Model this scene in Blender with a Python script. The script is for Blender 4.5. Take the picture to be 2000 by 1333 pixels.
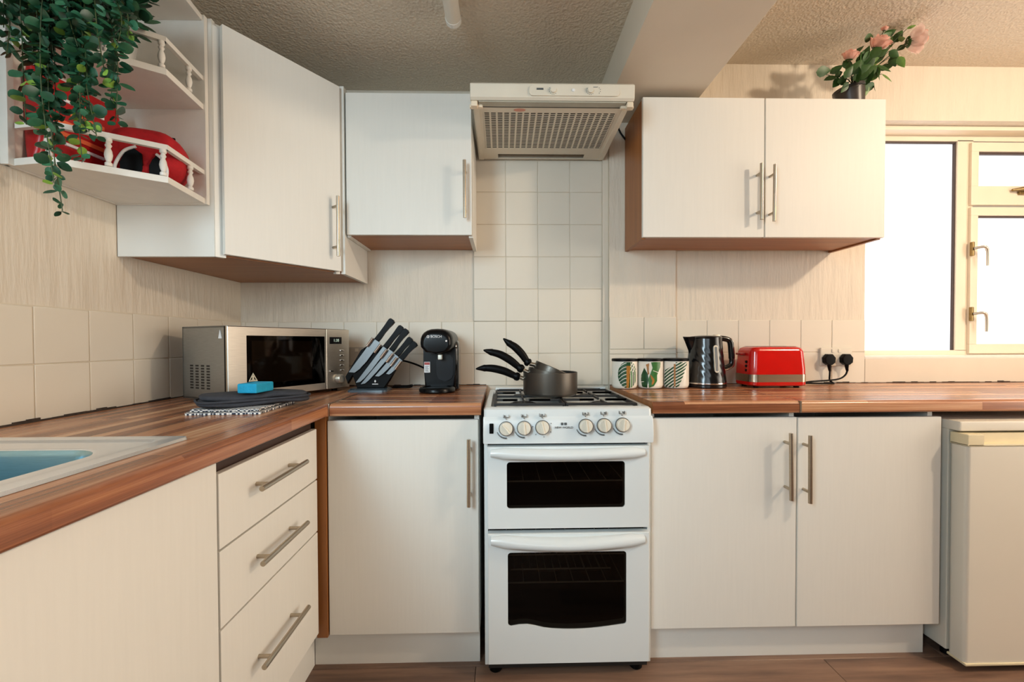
import bpy, bmesh, math, random
from mathutils import Vector, Matrix

random.seed(7)
PI = math.pi
scene = bpy.context.scene
for o in list(bpy.data.objects):
    bpy.data.objects.remove(o)
COL = scene.collection


def srgb(h):
    h = h.lstrip('#')
    r = []
    for i in (0, 2, 4):
        c = int(h[i:i + 2], 16) / 255
        r.append(c / 12.92 if c <= .04045 else ((c + .055) / 1.055) ** 2.4)
    return tuple(r)


# ------------------------------------------------------------------ camera, light, exposure
F = 844.704
cam = bpy.data.cameras.new('camera')
cam.sensor_fit = 'HORIZONTAL'
cam.sensor_width = 36.0
cam.lens = F / 2000 * 36.0
cam.shift_y = 16.73 / 2000
cam.clip_start = .02
co = bpy.data.objects.new('camera', cam)
COL.objects.link(co)
yaw, pit, rol = .0227, -.0163, -.0038
Rz = Matrix.Rotation(-yaw, 4, 'Z')
Rx = Matrix.Rotation(PI / 2 + pit, 4, 'X')
Rr = Matrix.Rotation(rol, 4, 'Z')
co.matrix_world = Matrix.Translation((.0147, -2.0237, 1.0989)) @ Rz @ Rx @ Rr
scene.camera = co

vs = scene.view_settings
scene.display_settings.display_device = 'sRGB'
vs.view_transform = 'Standard'
vs.look = 'None'
vs.gamma = 1.0
vs.use_curve_mapping = False
vs.exposure = 0.0

world = bpy.data.worlds.new('world')
scene.world = world
world.use_nodes = True
bg = world.node_tree.nodes['Background']
bg.inputs[0].default_value = (.75, .85, 1, 1)
bg.inputs[1].default_value = 1.0


def area(name, loc, rot, sx, sy, power, color):
    l = bpy.data.lights.new(name, 'AREA')
    l.shape = 'RECTANGLE'
    l.size, l.size_y, l.energy, l.color = sx, sy, power, color
    o = bpy.data.objects.new(name, l)
    o.location = loc
    o.rotation_euler = rot
    COL.objects.link(o)
    return o


def point(name, loc, power, color, rad):
    l = bpy.data.lights.new(name, 'POINT')
    l.energy, l.color, l.shadow_soft_size = power, color, rad
    o = bpy.data.objects.new(name, l)
    o.location = loc
    COL.objects.link(o)
    return o


WARM = (1.0, .81, .61)
COOL = (.80, .93, 1.0)
point('ceiling_lamp_light', (2.5, -1.55, 2.29), 80, WARM, .06)
ar = area('rear_fill_light', (-.1, -4.6, 1.70), (PI / 2 - .10, 0, 0), 1.9, 1.1, 4, COOL)  # added cool fill from behind the viewer; the rear wall has no window
ar.data.spread = math.radians(80)
area('right_wide_fill_light', (3.2, -1.25, 1.25), (0, PI / 2, 0), 1.3, .9, 25, (1.0, .90, .76))  # added warm side fill; the right wall has no opening here
aw = area('right_narrow_fill_light', (3.2, -2.3, 1.15), (0, PI / 2, 0), 1.5, .9, 13, (1.0, .93, .82))  # second warm fill, added to brighten the drawers and left wall
aw.data.spread = math.radians(90)
al = area('left_cool_fill_light', (-1.08, -2.55, 1.72), (0, 0, 0), .8, .9, 16, (.66, .88, 1.0))  # added cool fill turned towards the corner units; no window is built here
al.rotation_euler = Vector((.45, .86, -.30)).to_track_quat('-Z', 'Y').to_euler()
al.data.spread = math.radians(96)


# ------------------------------------------------------------------ materials
def newmat(name):
    m = bpy.data.materials.new(name)
    m.use_nodes = True
    nt = m.node_tree
    b = nt.nodes['Principled BSDF']
    return m, nt, b


def N(nt, t, **k):
    n = nt.nodes.new(t)
    for a, v in k.items():
        setattr(n, a, v)
    return n


def coords(nt, scale=(1, 1, 1), world_space=False, rot=(0, 0, 0)):
    mp = N(nt, 'ShaderNodeMapping')
    mp.inputs['Scale'].default_value = scale
    mp.inputs['Rotation'].default_value = rot
    if world_space:
        g = N(nt, 'ShaderNodeNewGeometry')
        nt.links.new(g.outputs['Position'], mp.inputs['Vector'])
    else:
        t = N(nt, 'ShaderNodeTexCoord')
        nt.links.new(t.outputs['Object'], mp.inputs['Vector'])
    return mp.outputs['Vector']


def noise(nt, vec, scale, detail=3, rough=.5):
    n = N(nt, 'ShaderNodeTexNoise')
    n.inputs['Scale'].default_value = scale
    n.inputs['Detail'].default_value = detail
    n.inputs['Roughness'].default_value = rough
    nt.links.new(vec, n.inputs['Vector'])
    return n.outputs['Fac']


def ramp(nt, fac, stops):
    r = N(nt, 'ShaderNodeValToRGB')
    e = r.color_ramp.elements
    while len(e) < len(stops):
        e.new(.5)
    for i, (p, c) in enumerate(stops):
        e[i].position = p
        e[i].color = (*c, 1)
    nt.links.new(fac, r.inputs['Fac'])
    return r.outputs['Color']


def bump(nt, b, h, strength, dist):
    bp = N(nt, 'ShaderNodeBump')
    bp.inputs['Strength'].default_value = strength
    bp.inputs['Distance'].default_value = dist
    nt.links.new(h, bp.inputs['Height'])
    nt.links.new(bp.outputs['Normal'], b.inputs['Normal'])


def mul(c, k):
    return tuple(min(1, x * k) for x in c)


def plain(name, hexc, rough=.5, metal=0.0, var=.06, nscale=14, spec=.5, coat=0.0, bumpk=None, stretch=(1, 1, 1)):
    m, nt, b = newmat(name)
    c = srgb(hexc)
    v = coords(nt, stretch)
    f = noise(nt, v, nscale, 3)
    col = ramp(nt, f, [(.3, mul(c, 1 - var)), (.7, mul(c, 1 + var))])
    nt.links.new(col, b.inputs['Base Color'])
    b.inputs['Roughness'].default_value = rough
    b.inputs['Metallic'].default_value = metal
    b.inputs['Specular IOR Level'].default_value = spec
    b.inputs['Coat Weight'].default_value = coat
    b.inputs['Coat Roughness'].default_value = .05
    if bumpk:
        bump(nt, b, noise(nt, v, bumpk[0], 4), bumpk[1], bumpk[2])
    return m


def m_plaster():
    m, nt, b = newmat('dragged_plaster')
    v = coords(nt, (1, 1, .13), True)
    f1 = noise(nt, v, 42, 4, .6)
    f2 = noise(nt, coords(nt, (1, 1, .25), True), 16, 3)
    c = srgb('#dcd1c0')
    nt.links.new(ramp(nt, f2, [(.3, mul(c, .97)), (.7, mul(c, 1.03))]), b.inputs['Base Color'])
    b.inputs['Roughness'].default_value = .55
    a = N(nt, 'ShaderNodeMath', operation='ADD')
    nt.links.new(f1, a.inputs[0])
    nt.links.new(f2, a.inputs[1])
    bump(nt, b, a.outputs[0], .46, .010)
    return m


def m_artex():
    m, nt, b = newmat('stippled_ceiling_paint')
    v = coords(nt, (1, 1, 1), True)
    f1 = noise(nt, v, 120, 4, .6)
    vo = N(nt, 'ShaderNodeTexVoronoi')
    vo.inputs['Scale'].default_value = 95
    nt.links.new(v, vo.inputs['Vector'])
    a = N(nt, 'ShaderNodeMath', operation='ADD')
    nt.links.new(f1, a.inputs[0])
    nt.links.new(vo.outputs['Distance'], a.inputs[1])
    c = srgb('#d8cbb8')
    nt.links.new(ramp(nt, f1, [(.3, mul(c, .96)), (.7, mul(c, 1.03))]), b.inputs['Base Color'])
    b.inputs['Roughness'].default_value = .4
    bump(nt, b, a.outputs[0], .55, .006)
    return m


def m_worktop(name, along):
    m, nt, b = newmat(name)
    g = N(nt, 'ShaderNodeNewGeometry')
    s = N(nt, 'ShaderNodeSeparateXYZ')
    nt.links.new(g.outputs['Position'], s.inputs[0])
    L, A = (s.outputs[0], s.outputs[1]) if along == 'x' else (s.outputs[1], s.outputs[0])
    ac = N(nt, 'ShaderNodeMath', operation='ADD')
    nt.links.new(A, ac.inputs[0])
    nt.links.new(s.outputs[2], ac.inputs[1])
    cb = N(nt, 'ShaderNodeCombineXYZ')
    nt.links.new(L, cb.inputs[0])
    nt.links.new(ac.outputs[0], cb.inputs[1])
    br = N(nt, 'ShaderNodeTexBrick')
    br.offset = .37
    br.offset_frequency = 2
    br.squash = 1.0
    br.inputs['Color1'].default_value = (0, 0, 0, 1)
    br.inputs['Color2'].default_value = (1, 1, 1, 1)
    br.inputs['Mortar'].default_value = (.5, .5, .5, 1)
    br.inputs['Scale'].default_value = 1.0
    br.inputs['Mortar Size'].default_value = 0.0
    br.inputs['Brick Width'].default_value = .62
    br.inputs['Row Height'].default_value = .026
    br.inputs['Bias'].default_value = 0
    nt.links.new(cb.outputs[0], br.inputs['Vector'])
    mp = N(nt, 'ShaderNodeMapping')
    mp.inputs['Scale'].default_value = (1.1, 52, 52)
    nt.links.new(cb.outputs[0], mp.inputs['Vector'])
    gr = noise(nt, mp.outputs[0], 2.2, 5, .65)
    mx = N(nt, 'ShaderNodeMix', data_type='RGBA')
    mx.inputs[0].default_value = .58
    nt.links.new(br.outputs['Color'], mx.inputs[6])
    nt.links.new(gr, mx.inputs[7])
    col = ramp(nt, mx.outputs[2], [(.24, srgb('#5e3523')), (.42, srgb('#905839')), (.56, srgb('#b27852')), (.76, srgb('#d6a981'))])
    nt.links.new(col, b.inputs['Base Color'])
    b.inputs['Roughness'].default_value = .27
    b.inputs['Specular IOR Level'].default_value = .6
    return m


def m_floor():
    m, nt, b = newmat('dark_oak_laminate')
    oi = N(nt, 'ShaderNodeObjectInfo')
    v = coords(nt, (1.2, 14, 14), True)
    va = N(nt, 'ShaderNodeVectorMath', operation='ADD')
    nt.links.new(v, va.inputs[0])
    cmb = N(nt, 'ShaderNodeCombineXYZ')
    ml = N(nt, 'ShaderNodeMath', operation='MULTIPLY')
    ml.inputs[1].default_value = 40
    nt.links.new(oi.outputs['Random'], ml.inputs[0])
    for i in range(3):
        nt.links.new(ml.outputs[0], cmb.inputs[i])
    nt.links.new(cmb.outputs[0], va.inputs[1])
    f = noise(nt, va.outputs[0], 1.7, 5, .6)
    a = N(nt, 'ShaderNodeMath', operation='MULTIPLY_ADD')
    a.inputs[1].default_value = .25
    nt.links.new(oi.outputs['Random'], a.inputs[0])
    nt.links.new(f, a.inputs[2])
    col = ramp(nt, a.outputs[0], [(.3, srgb('#4b3930')), (.55, srgb('#775c4c')), (.85, srgb('#977862'))])
    nt.links.new(col, b.inputs['Base Color'])
    b.inputs['Roughness'].default_value = .42
    bump(nt, b, f, .15, .002)
    return m


def m_wood(name, dark, light, axis='z'):
    m, nt, b = newmat(name)
    sc = {'z': (26, 26, 1.5), 'x': (1.5, 26, 26), 'y': (26, 1.5, 26)}[axis]
    f = noise(nt, coords(nt, sc, True), 1.6, 5, .6)
    nt.links.new(ramp(nt, f, [(.25, srgb(dark)), (.75, srgb(light))]), b.inputs['Base Color'])
    b.inputs['Roughness'].default_value = .42
    return m


def m_door(name='white_woodgrain_foil'):
    m, nt, b = newmat(name)
    f = noise(nt, coords(nt, (60, 60, 3), True), 2.0, 4, .6)
    c = srgb('#e3e0d8')
    nt.links.new(ramp(nt, f, [(.3, mul(c, .985)), (.7, mul(c, 1.012))]), b.inputs['Base Color'])
    b.inputs['Roughness'].default_value = .5
    b.inputs['Specular IOR Level'].default_value = .35
    bump(nt, b, f, .08, .001)
    return m


def m_brushed(name, hexc, rough=.3, axis=(1, 1, 40), metal=1.0):
    m, nt, b = newmat(name)
    f = noise(nt, coords(nt, axis), 30, 3)
    c = srgb(hexc)
    nt.links.new(ramp(nt, f, [(.3, mul(c, .9)), (.7, mul(c, 1.08))]), b.inputs['Base Color'])
    b.inputs['Metallic'].default_value = metal
    b.inputs['Roughness'].default_value = rough
    return m


def m_glass_dark(name, tint, refl_rough=.04):
    m, nt, b = newmat(name)
    out = nt.nodes['Material Output']
    nt.nodes.remove(b)
    tr = N(nt, 'ShaderNodeBsdfTransparent')
    f = noise(nt, coords(nt), 5, 2)
    nt.links.new(ramp(nt, f, [(.3, mul(srgb(tint), .95)), (.7, srgb(tint))]), tr.inputs['Color'])
    gl = N(nt, 'ShaderNodeBsdfGlossy')
    gl.inputs['Roughness'].default_value = refl_rough
    fr = N(nt, 'ShaderNodeFresnel')
    fr.inputs['IOR'].default_value = 1.3
    mx = N(nt, 'ShaderNodeMixShader')
    nt.links.new(fr.outputs[0], mx.inputs[0])
    nt.links.new(tr.outputs[0], mx.inputs[1])
    nt.links.new(gl.outputs[0], mx.inputs[2])
    nt.links.new(mx.outputs[0], out.inputs['Surface'])
    return m


def m_emit(name, stops, strength, scale):
    m, nt, b = newmat(name)
    f = noise(nt, coords(nt), scale, 3)
    c = ramp(nt, f, stops)
    nt.links.new(c, b.inputs['Emission Color'])
    b.inputs['Emission Strength'].default_value = strength
    b.inputs['Base Color'].default_value = (.6, .6, .6, 1)
    b.inputs['Roughness'].default_value = .3
    bump(nt, b, noise(nt, coords(nt), 90, 2), .3, .003)
    return m


def m_check():
    m, nt, b = newmat('woven_check_cotton')
    v = coords(nt, (1, 1, 1))
    ck = N(nt, 'ShaderNodeTexChecker')
    ck.inputs['Scale'].default_value = 165
    ck.inputs['Color1'].default_value = (*srgb('#e6e2dc'), 1)
    ck.inputs['Color2'].default_value = (*srgb('#39404e'), 1)
    nt.links.new(v, ck.inputs['Vector'])
    nt.links.new(ck.outputs['Color'], b.inputs['Base Color'])
    b.inputs['Roughness'].default_value = .9
    bump(nt, b, noise(nt, v, 300, 2), .4, .002)
    return m


PLASTER = m_plaster()
ARTEX = m_artex()
SMOOTH = plain('cream_smooth_paint', '#dcd1c0', .5, var=.02, nscale=6)
TILE = plain('painted_cream_tile', '#dfd6c6', .45, var=.02, nscale=5, bumpk=(9, .12, .006))
GROUT = plain('painted_grout', '#d6cab6', .6, var=.03)
DOOR = m_door()
WHITEP = plain('white_melamine', '#e3e1da', .42, var=.015, nscale=4)
WHITE_PAINT = plain('brushed_white_paint', '#e6e1d8', .5, var=.03, nscale=20, bumpk=(40, .2, .003))
BROWN = m_wood('brown_melamine_z', '#87522a', '#a66a35', 'z')
BROWNX = m_wood('brown_melamine_x', '#91582f', '#ae7240', 'x')
DARKREC = plain('dark_stained_rail', '#3d2a22', .6)
WORKX = m_worktop('walnut_block_x', 'x')
WORKY = m_worktop('walnut_block_y', 'y')
FLOORM = m_floor()
STEEL = m_brushed('brushed_nickel', '#b5a998', .32)
CHROME = plain('polished_chrome', '#d9d9d9', .12, 1.0, var=.02)
SINKM = m_brushed('brushed_sink_steel', '#f0f4f6', .2, (1, 40, 40), .72)
ENAMEL = plain('white_enamel', '#dde2e2', .22, var=.012, nscale=3, coat=.3)
ENAMEL_W = plain('cream_white_plastic', '#ddd5c4', .38, var=.03)
BLACKP = plain('black_plastic', '#070708', .42, var=.12, spec=.12)
BLACKM = plain('matt_black_iron', '#191817', .55, var=.15)
BLACKG = plain('gloss_black_plastic', '#0b0c0e', .2, var=.1, coat=.25)
GREYD = plain('charcoal_plastic', '#171a1e', .25, var=.1, spec=.3)
OVENGLASS = m_glass_dark('smoked_oven_glass', '#b2aba4')
MWGLASS = m_glass_dark('smoked_microwave_glass', '#a09890')
CAVITY = plain('dark_oven_cavity', '#070605', .7, var=.1, spec=.2)
CAVITY2 = plain('grey_microwave_cavity', '#a0968a', .5, var=.1)
GREYB = m_brushed('grey_steel_case', '#a3a8aa', .4, (1, 1, 30))
MWSTEEL = m_brushed('brushed_microwave_steel', '#c8c2b8', .3, (1, 1, 40))
PANM = plain('grey_anodised_pan', '#5a544d', .36, .75, var=.05)
PANIN = plain('dark_nonstick', '#2d2c2c', .4, .2, var=.06)
RED = plain('glossy_red', '#c8140f', .16, var=.04, coat=.5)
REDFAB = plain('red_fleece', '#b0101a', .85, var=.12, nscale=60, bumpk=(200, .3, .002))
REDPK = plain('red_packet_foil', '#a5161a', .35, var=.1, nscale=20)
WHITE_T = plain('white_trim', '#e9e9e9', .6, var=.03)
ORANGE = plain('orange_print', '#e0653a', .5, var=.05)
BLUE = plain('blue_sponge_foam', '#1a9cc4', .9, var=.08, nscale=80, bumpk=(260, .5, .003))
FABRIC = plain('charcoal_cotton', '#34363d', .95, var=.12, nscale=50, bumpk=(240, .4, .003))
CHECK = m_check()
CERAMIC = plain('cream_ceramic', '#ece4d6', .2, var=.015, nscale=6)
LEAF_D = plain('dark_green_leaf', '#1f4a33', .38, var=.3, nscale=40)
LEAF_M = plain('mid_green_leaf', '#33694a', .4, var=.25, nscale=40)
LEAF_L = plain('lime_green_leaf', '#7fa23e', .45, var=.2, nscale=40)
ROSELEAF = plain('rose_leaf_green', '#2f5423', .45, var=.3, nscale=30)
ROSELEAF2 = plain('pale_rose_leaf_green', '#5d8433', .45, var=.25, nscale=30)
STEM = plain('green_stem', '#3c4a26', .6, var=.15)


def m_petal(name, hexc):
    m = plain(name, hexc, .7, var=.06, nscale=30)
    nt = m.node_tree
    b = nt.nodes['Principled BSDF']
    src = b.inputs['Base Color'].links[0].from_socket
    tr = N(nt, 'ShaderNodeBsdfTranslucent')
    nt.links.new(src, tr.inputs['Color'])
    mx = N(nt, 'ShaderNodeMixShader')
    mx.inputs[0].default_value = .45
    nt.links.new(b.outputs[0], mx.inputs[1])
    nt.links.new(tr.outputs[0], mx.inputs[2])
    nt.links.new(mx.outputs[0], nt.nodes['Material Output'].inputs['Surface'])
    return m


PINK = m_petal('pink_petal', '#f6c8ba')
PINKL = m_petal('pale_pink_petal', '#fbe3da')
PRINT_G = plain('green_leaf_print', '#1e4a2a', .3, var=.25, nscale=60)
PRINT_G2 = plain('bright_green_leaf_print', '#3d7038', .3, var=.2, nscale=60)
PRINT_B = plain('ochre_leaf_print', '#a8702f', .3, var=.15, nscale=60)
PRINT_K = plain('dark_grey_print', '#55595a', .5, var=.05)
PRINT_W = plain('white_print', '#e8e8e8', .5, var=.02)
PRINT_R = plain('faded_red_print', '#d79a86', .6, var=.08)
FRAMEP = plain('cream_window_paint', '#e9ddc8', .4, var=.02, nscale=8)
PANE_EDGE = plain('dark_pane_edge', '#453632', .6)
PANE = m_emit('frosted_daylit_glass', [(.3, (.90, .95, 1.0)), (.7, (1, 1, 1))], 1.15, 6)
BRASS = plain('aged_brass', '#8f7a52', .35, .9, var=.2, nscale=60)
SILVER = plain('satin_silver', '#c9c4b8', .35, .8, var=.08)
FRIDGE = plain('white_fridge_enamel', '#dcd6c9', .4, var=.012, nscale=3, bumpk=(180, .06, .001))
FRIDGE_H = plain('yellowed_plastic', '#ddd0ae', .4, var=.03)
GREEN_LED = m_emit('green_led', [(.3, (.05, .9, .35)), (.7, (.1, 1, .5))], .12, 5)
SEAL = plain('dirty_sealant', '#3a2e26', .8, var=.4, nscale=60)
DIFFUSER = plain('opal_diffuser', '#ded8cb', .35, var=.02)
ACRYLIC = plain('dark_blue_acrylic', '#46545f', .12, var=.1, coat=.5)
BLADE = m_brushed('brushed_blade_steel', '#7f8284', .45, (30, 30, 30))
DKCHROME = plain('dark_chrome', '#77797a', .25, 1.0, var=.03)
RACK = plain('dull_rack_wire', '#cfc8bd', .4, .1, var=.05)
BLACKC = plain('black_appliance_plastic', '#08090b', .28, var=.1, spec=.22)
SINKB = m_brushed('blue_reflection_steel', '#9cc4d2', .3, (1, 40, 40))  # steel tinted blue in place of the daylight it would reflect
TAUPE = plain('bounce_cut_taupe', '#7d6d5c', .6, var=.03, nscale=6)  # unseen walls made darker to cut the light they bounce
SOIL = plain('dark_soil', '#2a2019', .9, var=.3, nscale=80)

# ------------------------------------------------------------------ object helpers
W = {}


def T(x, y, z):
    return Matrix.Translation((x, y, z))


def finish(bm, name, m, smooth=40, mats=None):
    bmesh.ops.recalc_face_normals(bm, faces=bm.faces[:])
    me = bpy.data.meshes.new(name)
    for f in bm.faces:
        f.smooth = True
    bm.to_mesh(me)
    bm.free()
    me.set_sharp_from_angle(angle=math.radians(smooth))
    for mm in (mats or [m]):
        me.materials.append(mm)
    return me


def wn(o):
    m_ = o.modifiers.new('weighted_normal', 'WEIGHTED_NORMAL')
    m_.keep_sharp = True


def part(name, bm, m, parent, local=False, label=None, smooth=40, kind=None, mats=None):
    """one mesh object under a thing; geometry given in world space unless local"""
    if not local:
        bm.transform(W[parent].inverted())
    me = finish(bm, name, m, smooth, mats)
    o = bpy.data.objects.new(name, me)
    COL.objects.link(o)
    o.parent = parent
    W[o] = W[parent]
    wn(o)
    if label:
        o['label'] = label
    if kind:
        o['kind'] = kind
    return o


def thing(name, label, cat, loc, rz=0, group=None, kind=None):
    o = bpy.data.objects.new(name, None)
    o.empty_display_size = .02
    o.location = loc
    o.rotation_euler = (0, 0, rz)
    COL.objects.link(o)
    W[o] = T(*loc) @ Matrix.Rotation(rz, 4, 'Z')
    o['label'] = label
    o['category'] = cat
    if group:
        o['group'] = group
    if kind:
        o['kind'] = kind
    return o


def solo(name, bm, m, label, cat, loc, group=None, kind=None, smooth=40):
    bm.transform(T(*loc).inverted())
    me = finish(bm, name, m, smooth)
    o = bpy.data.objects.new(name, me)
    o.location = loc
    COL.objects.link(o)
    W[o] = T(*loc)
    wn(o)
    o['label'] = label
    o['category'] = cat
    if group:
        o['group'] = group
    if kind:
        o['kind'] = kind
    return o


def share(name, src, parent, loc, rot=None, sc=1.0):
    """a copy of an existing mesh object placed under a parent (local frame)"""
    o = src.copy()
    o.name = name
    o.parent = parent
    o.location = loc
    if rot is not None:
        o.rotation_mode = 'QUATERNION'
        o.rotation_quaternion = rot
    o.scale = (sc, sc, sc)
    COL.objects.link(o)
    W[o] = W[parent]
    return o


def NB():
    return bmesh.new()


def box(bm, x0, x1, y0, y1, z0, z1, bev=0, seg=2):
    x0, x1 = min(x0, x1), max(x0, x1)
    y0, y1 = min(y0, y1), max(y0, y1)
    z0, z1 = min(z0, z1), max(z0, z1)
    vs_ = [bm.verts.new(p) for p in ((x0, y0, z0), (x1, y0, z0), (x1, y1, z0), (x0, y1, z0), (x0, y0, z1), (x1, y0, z1), (x1, y1, z1), (x0, y1, z1))]
    fs = [bm.faces.new([vs_[i] for i in q]) for q in ((3, 2, 1, 0), (4, 5, 6, 7), (0, 1, 5, 4), (1, 2, 6, 5), (2, 3, 7, 6), (3, 0, 4, 7))]
    if bev:
        es = list({e for f in fs for e in f.edges})
        bmesh.ops.bevel(bm, geom=es, offset=bev, segments=seg, profile=.5, affect='EDGES')
    return bm


def bx(*a, **k):
    return box(NB(), *a, **k)


def prism(bm, pts, axis, a0, a1, bev=0, seg=2):
    """pts are 2d in the two other axes (in x,y,z order) extruded along axis"""
    def P(p, a):
        if axis == 'x':
            return (a, p[0], p[1])
        if axis == 'y':
            return (p[0], a, p[1])
        return (p[0], p[1], a)
    A = [bm.verts.new(P(p, a0)) for p in pts]
    B = [bm.verts.new(P(p, a1)) for p in pts]
    n = len(pts)
    fs = [bm.faces.new(A), bm.faces.new(B[::-1])]
    for i in range(n):
        fs.append(bm.faces.new((A[i], B[i], B[(i + 1) % n], A[(i + 1) % n])))
    if bev:
        es = list({e for f in fs[:2] for e in f.edges})
        bmesh.ops.bevel(bm, geom=es, offset=bev, segments=seg, profile=.5, affect='EDGES')
    return bm


def frame_of(d):
    d = Vector(d).normalized()
    up = Vector((0, 0, 1)) if abs(d.z) < .95 else Vector((1, 0, 0))
    a = d.cross(up).normalized()
    return a, d.cross(a).normalized()


def tube(bm, pts, r, n=10, cap=True, flat=1.0):
    pts = [Vector(p) for p in pts]
    rs = r if isinstance(r, (list, tuple)) else [r] * len(pts)
    rings = []
    a = None
    for i, p in enumerate(pts):
        d = pts[min(i + 1, len(pts) - 1)] - pts[max(i - 1, 0)]
        if a is None:
            a, b = frame_of(d)
        else:
            d.normalize()
            a = (a - d * a.dot(d)).normalized()
            b = d.cross(a).normalized()
        rings.append([bm.verts.new(p + (a * math.cos(t) * flat + b * math.sin(t)) * rs[i]) for t in [2 * PI * k / n for k in range(n)]])
    for i in range(len(rings) - 1):
        for k in range(n):
            bm.faces.new((rings[i][k], rings[i][(k + 1) % n], rings[i + 1][(k + 1) % n], rings[i + 1][k]))
    if cap:
        bm.faces.new(rings[0][::-1])
        bm.faces.new(rings[-1])
    return bm


def smoothpath(pts, n=6):
    pts = [Vector(p) for p in pts]
    out = []
    for i in range(len(pts) - 1):
        p0, p1, p2, p3 = pts[max(i - 1, 0)], pts[i], pts[i + 1], pts[min(i + 2, len(pts) - 1)]
        for k in range(n):
            t = k / n
            out.append(.5 * (2 * p1 + (p2 - p0) * t + (2 * p0 - 5 * p1 + 4 * p2 - p3) * t * t + (3 * p1 - p0 - 3 * p2 + p3) * t ** 3))
    out.append(pts[-1])
    return out


def lathe(bm, prof, c=(0, 0, 0), n=32, mod=None, M=None):
    rings = []
    for r, z in prof:
        if r < 1e-6:
            rings.append([bm.verts.new(Vector(c) + Vector((0, 0, z)))])
        else:
            row = []
            for k in range(n):
                t = 2 * PI * k / n
                rr = r * (mod(t, z) if mod else 1)
                row.append(bm.verts.new(Vector(c) + Vector((rr * math.cos(t), rr * math.sin(t), z))))
            rings.append(row)
    for A, B in zip(rings, rings[1:]):
        if len(A) == 1 and len(B) == 1:
            continue
        for k in range(n):
            k2 = (k + 1) % n
            if len(A) == 1:
                bm.faces.new((A[0], B[k], B[k2]))
            elif len(B) == 1:
                bm.faces.new((A[k], A[k2], B[0]))
            else:
                bm.faces.new((A[k], A[k2], B[k2], B[k]))
    if M is not None:
        bm.transform(M)
    return bm


def cyl(bm, p0, p1, r, n=16):
    return tube(bm, [p0, p1], r, n)


def rrect(x0, x1, y0, y1, r, n=5):
    out = []
    for cx, cy, a0 in ((x1 - r, y1 - r, 0), (x0 + r, y1 - r, PI / 2), (x0 + r, y0 + r, PI), (x1 - r, y0 + r, 1.5 * PI)):
        for k in range(n + 1):
            a = a0 + PI / 2 * k / n
            out.append((cx + r * math.cos(a), cy + r * math.sin(a)))
    return out


def loft(bm, rings, cap0=False, cap1=True):
    R = [[bm.verts.new(p) for p in ring] for ring in rings]
    n = len(R[0])
    for A, B in zip(R, R[1:]):
        for k in range(n):
            bm.faces.new((A[k], A[(k + 1) % n], B[(k + 1) % n], B[k]))
    if cap0:
        bm.faces.new(R[0])
    if cap1:
        bm.faces.new(R[-1][::-1])
    return bm


def text_bm(txt, size, ext=.0004):
    cu = bpy.data.curves.new('lettering', 'FONT')
    cu.body = txt
    cu.size = size
    cu.extrude = ext
    cu.align_x = 'CENTER'
    cu.align_y = 'CENTER'
    o = bpy.data.objects.new('lettering', cu)
    COL.objects.link(o)
    dg = bpy.context.evaluated_depsgraph_get()
    me = bpy.data.meshes.new_from_object(o.evaluated_get(dg))
    bm = NB()
    bm.from_mesh(me)
    bpy.data.objects.remove(o)
    bpy.data.curves.remove(cu)
    bpy.data.meshes.remove(me)
    return bm


FACE_Y = Matrix.Rotation(PI / 2, 4, 'X')      # text in xy -> xz plane facing -y


def bar_handle(parent, p0, p1, out, r=.0065, label=None):
    """bar handle from p0 to p1 standing off a face along -out"""
    bm = NB()
    p0, p1, out = Vector(p0), Vector(p1), Vector(out)
    cyl(bm, p0, p1, r, 14)
    d = p1 - p0
    for t in (.16, .84):
        q = p0 + d * t
        cyl(bm, q, q - out, r * .78, 10)
    return part('handle', bm, STEEL, parent, label=label)


# ================================================================== SETTING
TZ = .8975          # bottom of the tile rows
XL = -1.189         # left wall face
XR = 3.25
YR = -4.8
ZC = 2.40
ZL = 2.262         # lower ceiling over the cooker side

fl = thing('floor', 'dark brown oak laminate floor in front of the units', 'floor', (0, -1.5, 0), kind='structure')
part('underlay', bx(XL - .15, XR + .15, YR - .15, .3, -.05, -.010), DARKREC, fl)
pl_src = None
row = 0
y = .0
while y > YR:
    y1 = max(y - .19, YR)
    x = XL - (row * .43) % 1.2
    while x < XR:
        xa, xb = max(x, XL), min(x + 1.2, XR)
        if xb - xa > .02:
            part('plank', bx(xa + .0007, xb - .0007, y1 + .0007, y - .0007, -.010, random.uniform(-.0004, .0), bev=.0012, seg=1), FLOORM, fl)
        x += 1.2
    y = y1
    row += 1

ce = thing('ceiling', 'stippled cream painted ceiling over the kitchen', 'ceiling', (0, -1.5, ZC), kind='structure')
part('ceiling_surface', bx(.65, XR + .15, YR - .15, .3, ZC, ZC + .1), ARTEX, ce)
part('ceiling_surface', bx(XL - .15, .65, YR - .15, .3, ZL, ZC + .1), ARTEX, ce)

# back wall with window opening, tiles on it
WX0, WX1, WZ0, WZ1 = 1.741, 3.06, 1.014, 2.145
wb = thing('wall_back', 'cream dragged plaster back wall with painted square tiles', 'wall', (0, 0, 0), kind='structure')
bm = NB()
box(bm, XL - .15, WX0, 0, .3, 0, ZC)
box(bm, WX0, WX1, 0, .3, WZ1, ZC)
box(bm, WX0, WX1, 0, .3, 0, WZ0)
box(bm, WX1, XR + .15, 0, .3, 0, ZC)
part('plaster', bm, PLASTER, wb)
part('tile_bed', bx(XL, WX0, -.0025, 0, TZ, TZ + .302), GROUT, wb)
part('tile_bed', bx(-.1185, .4845, -.0025, 0, TZ + .30, 1.945), GROUT, wb)
tl = {}


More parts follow.
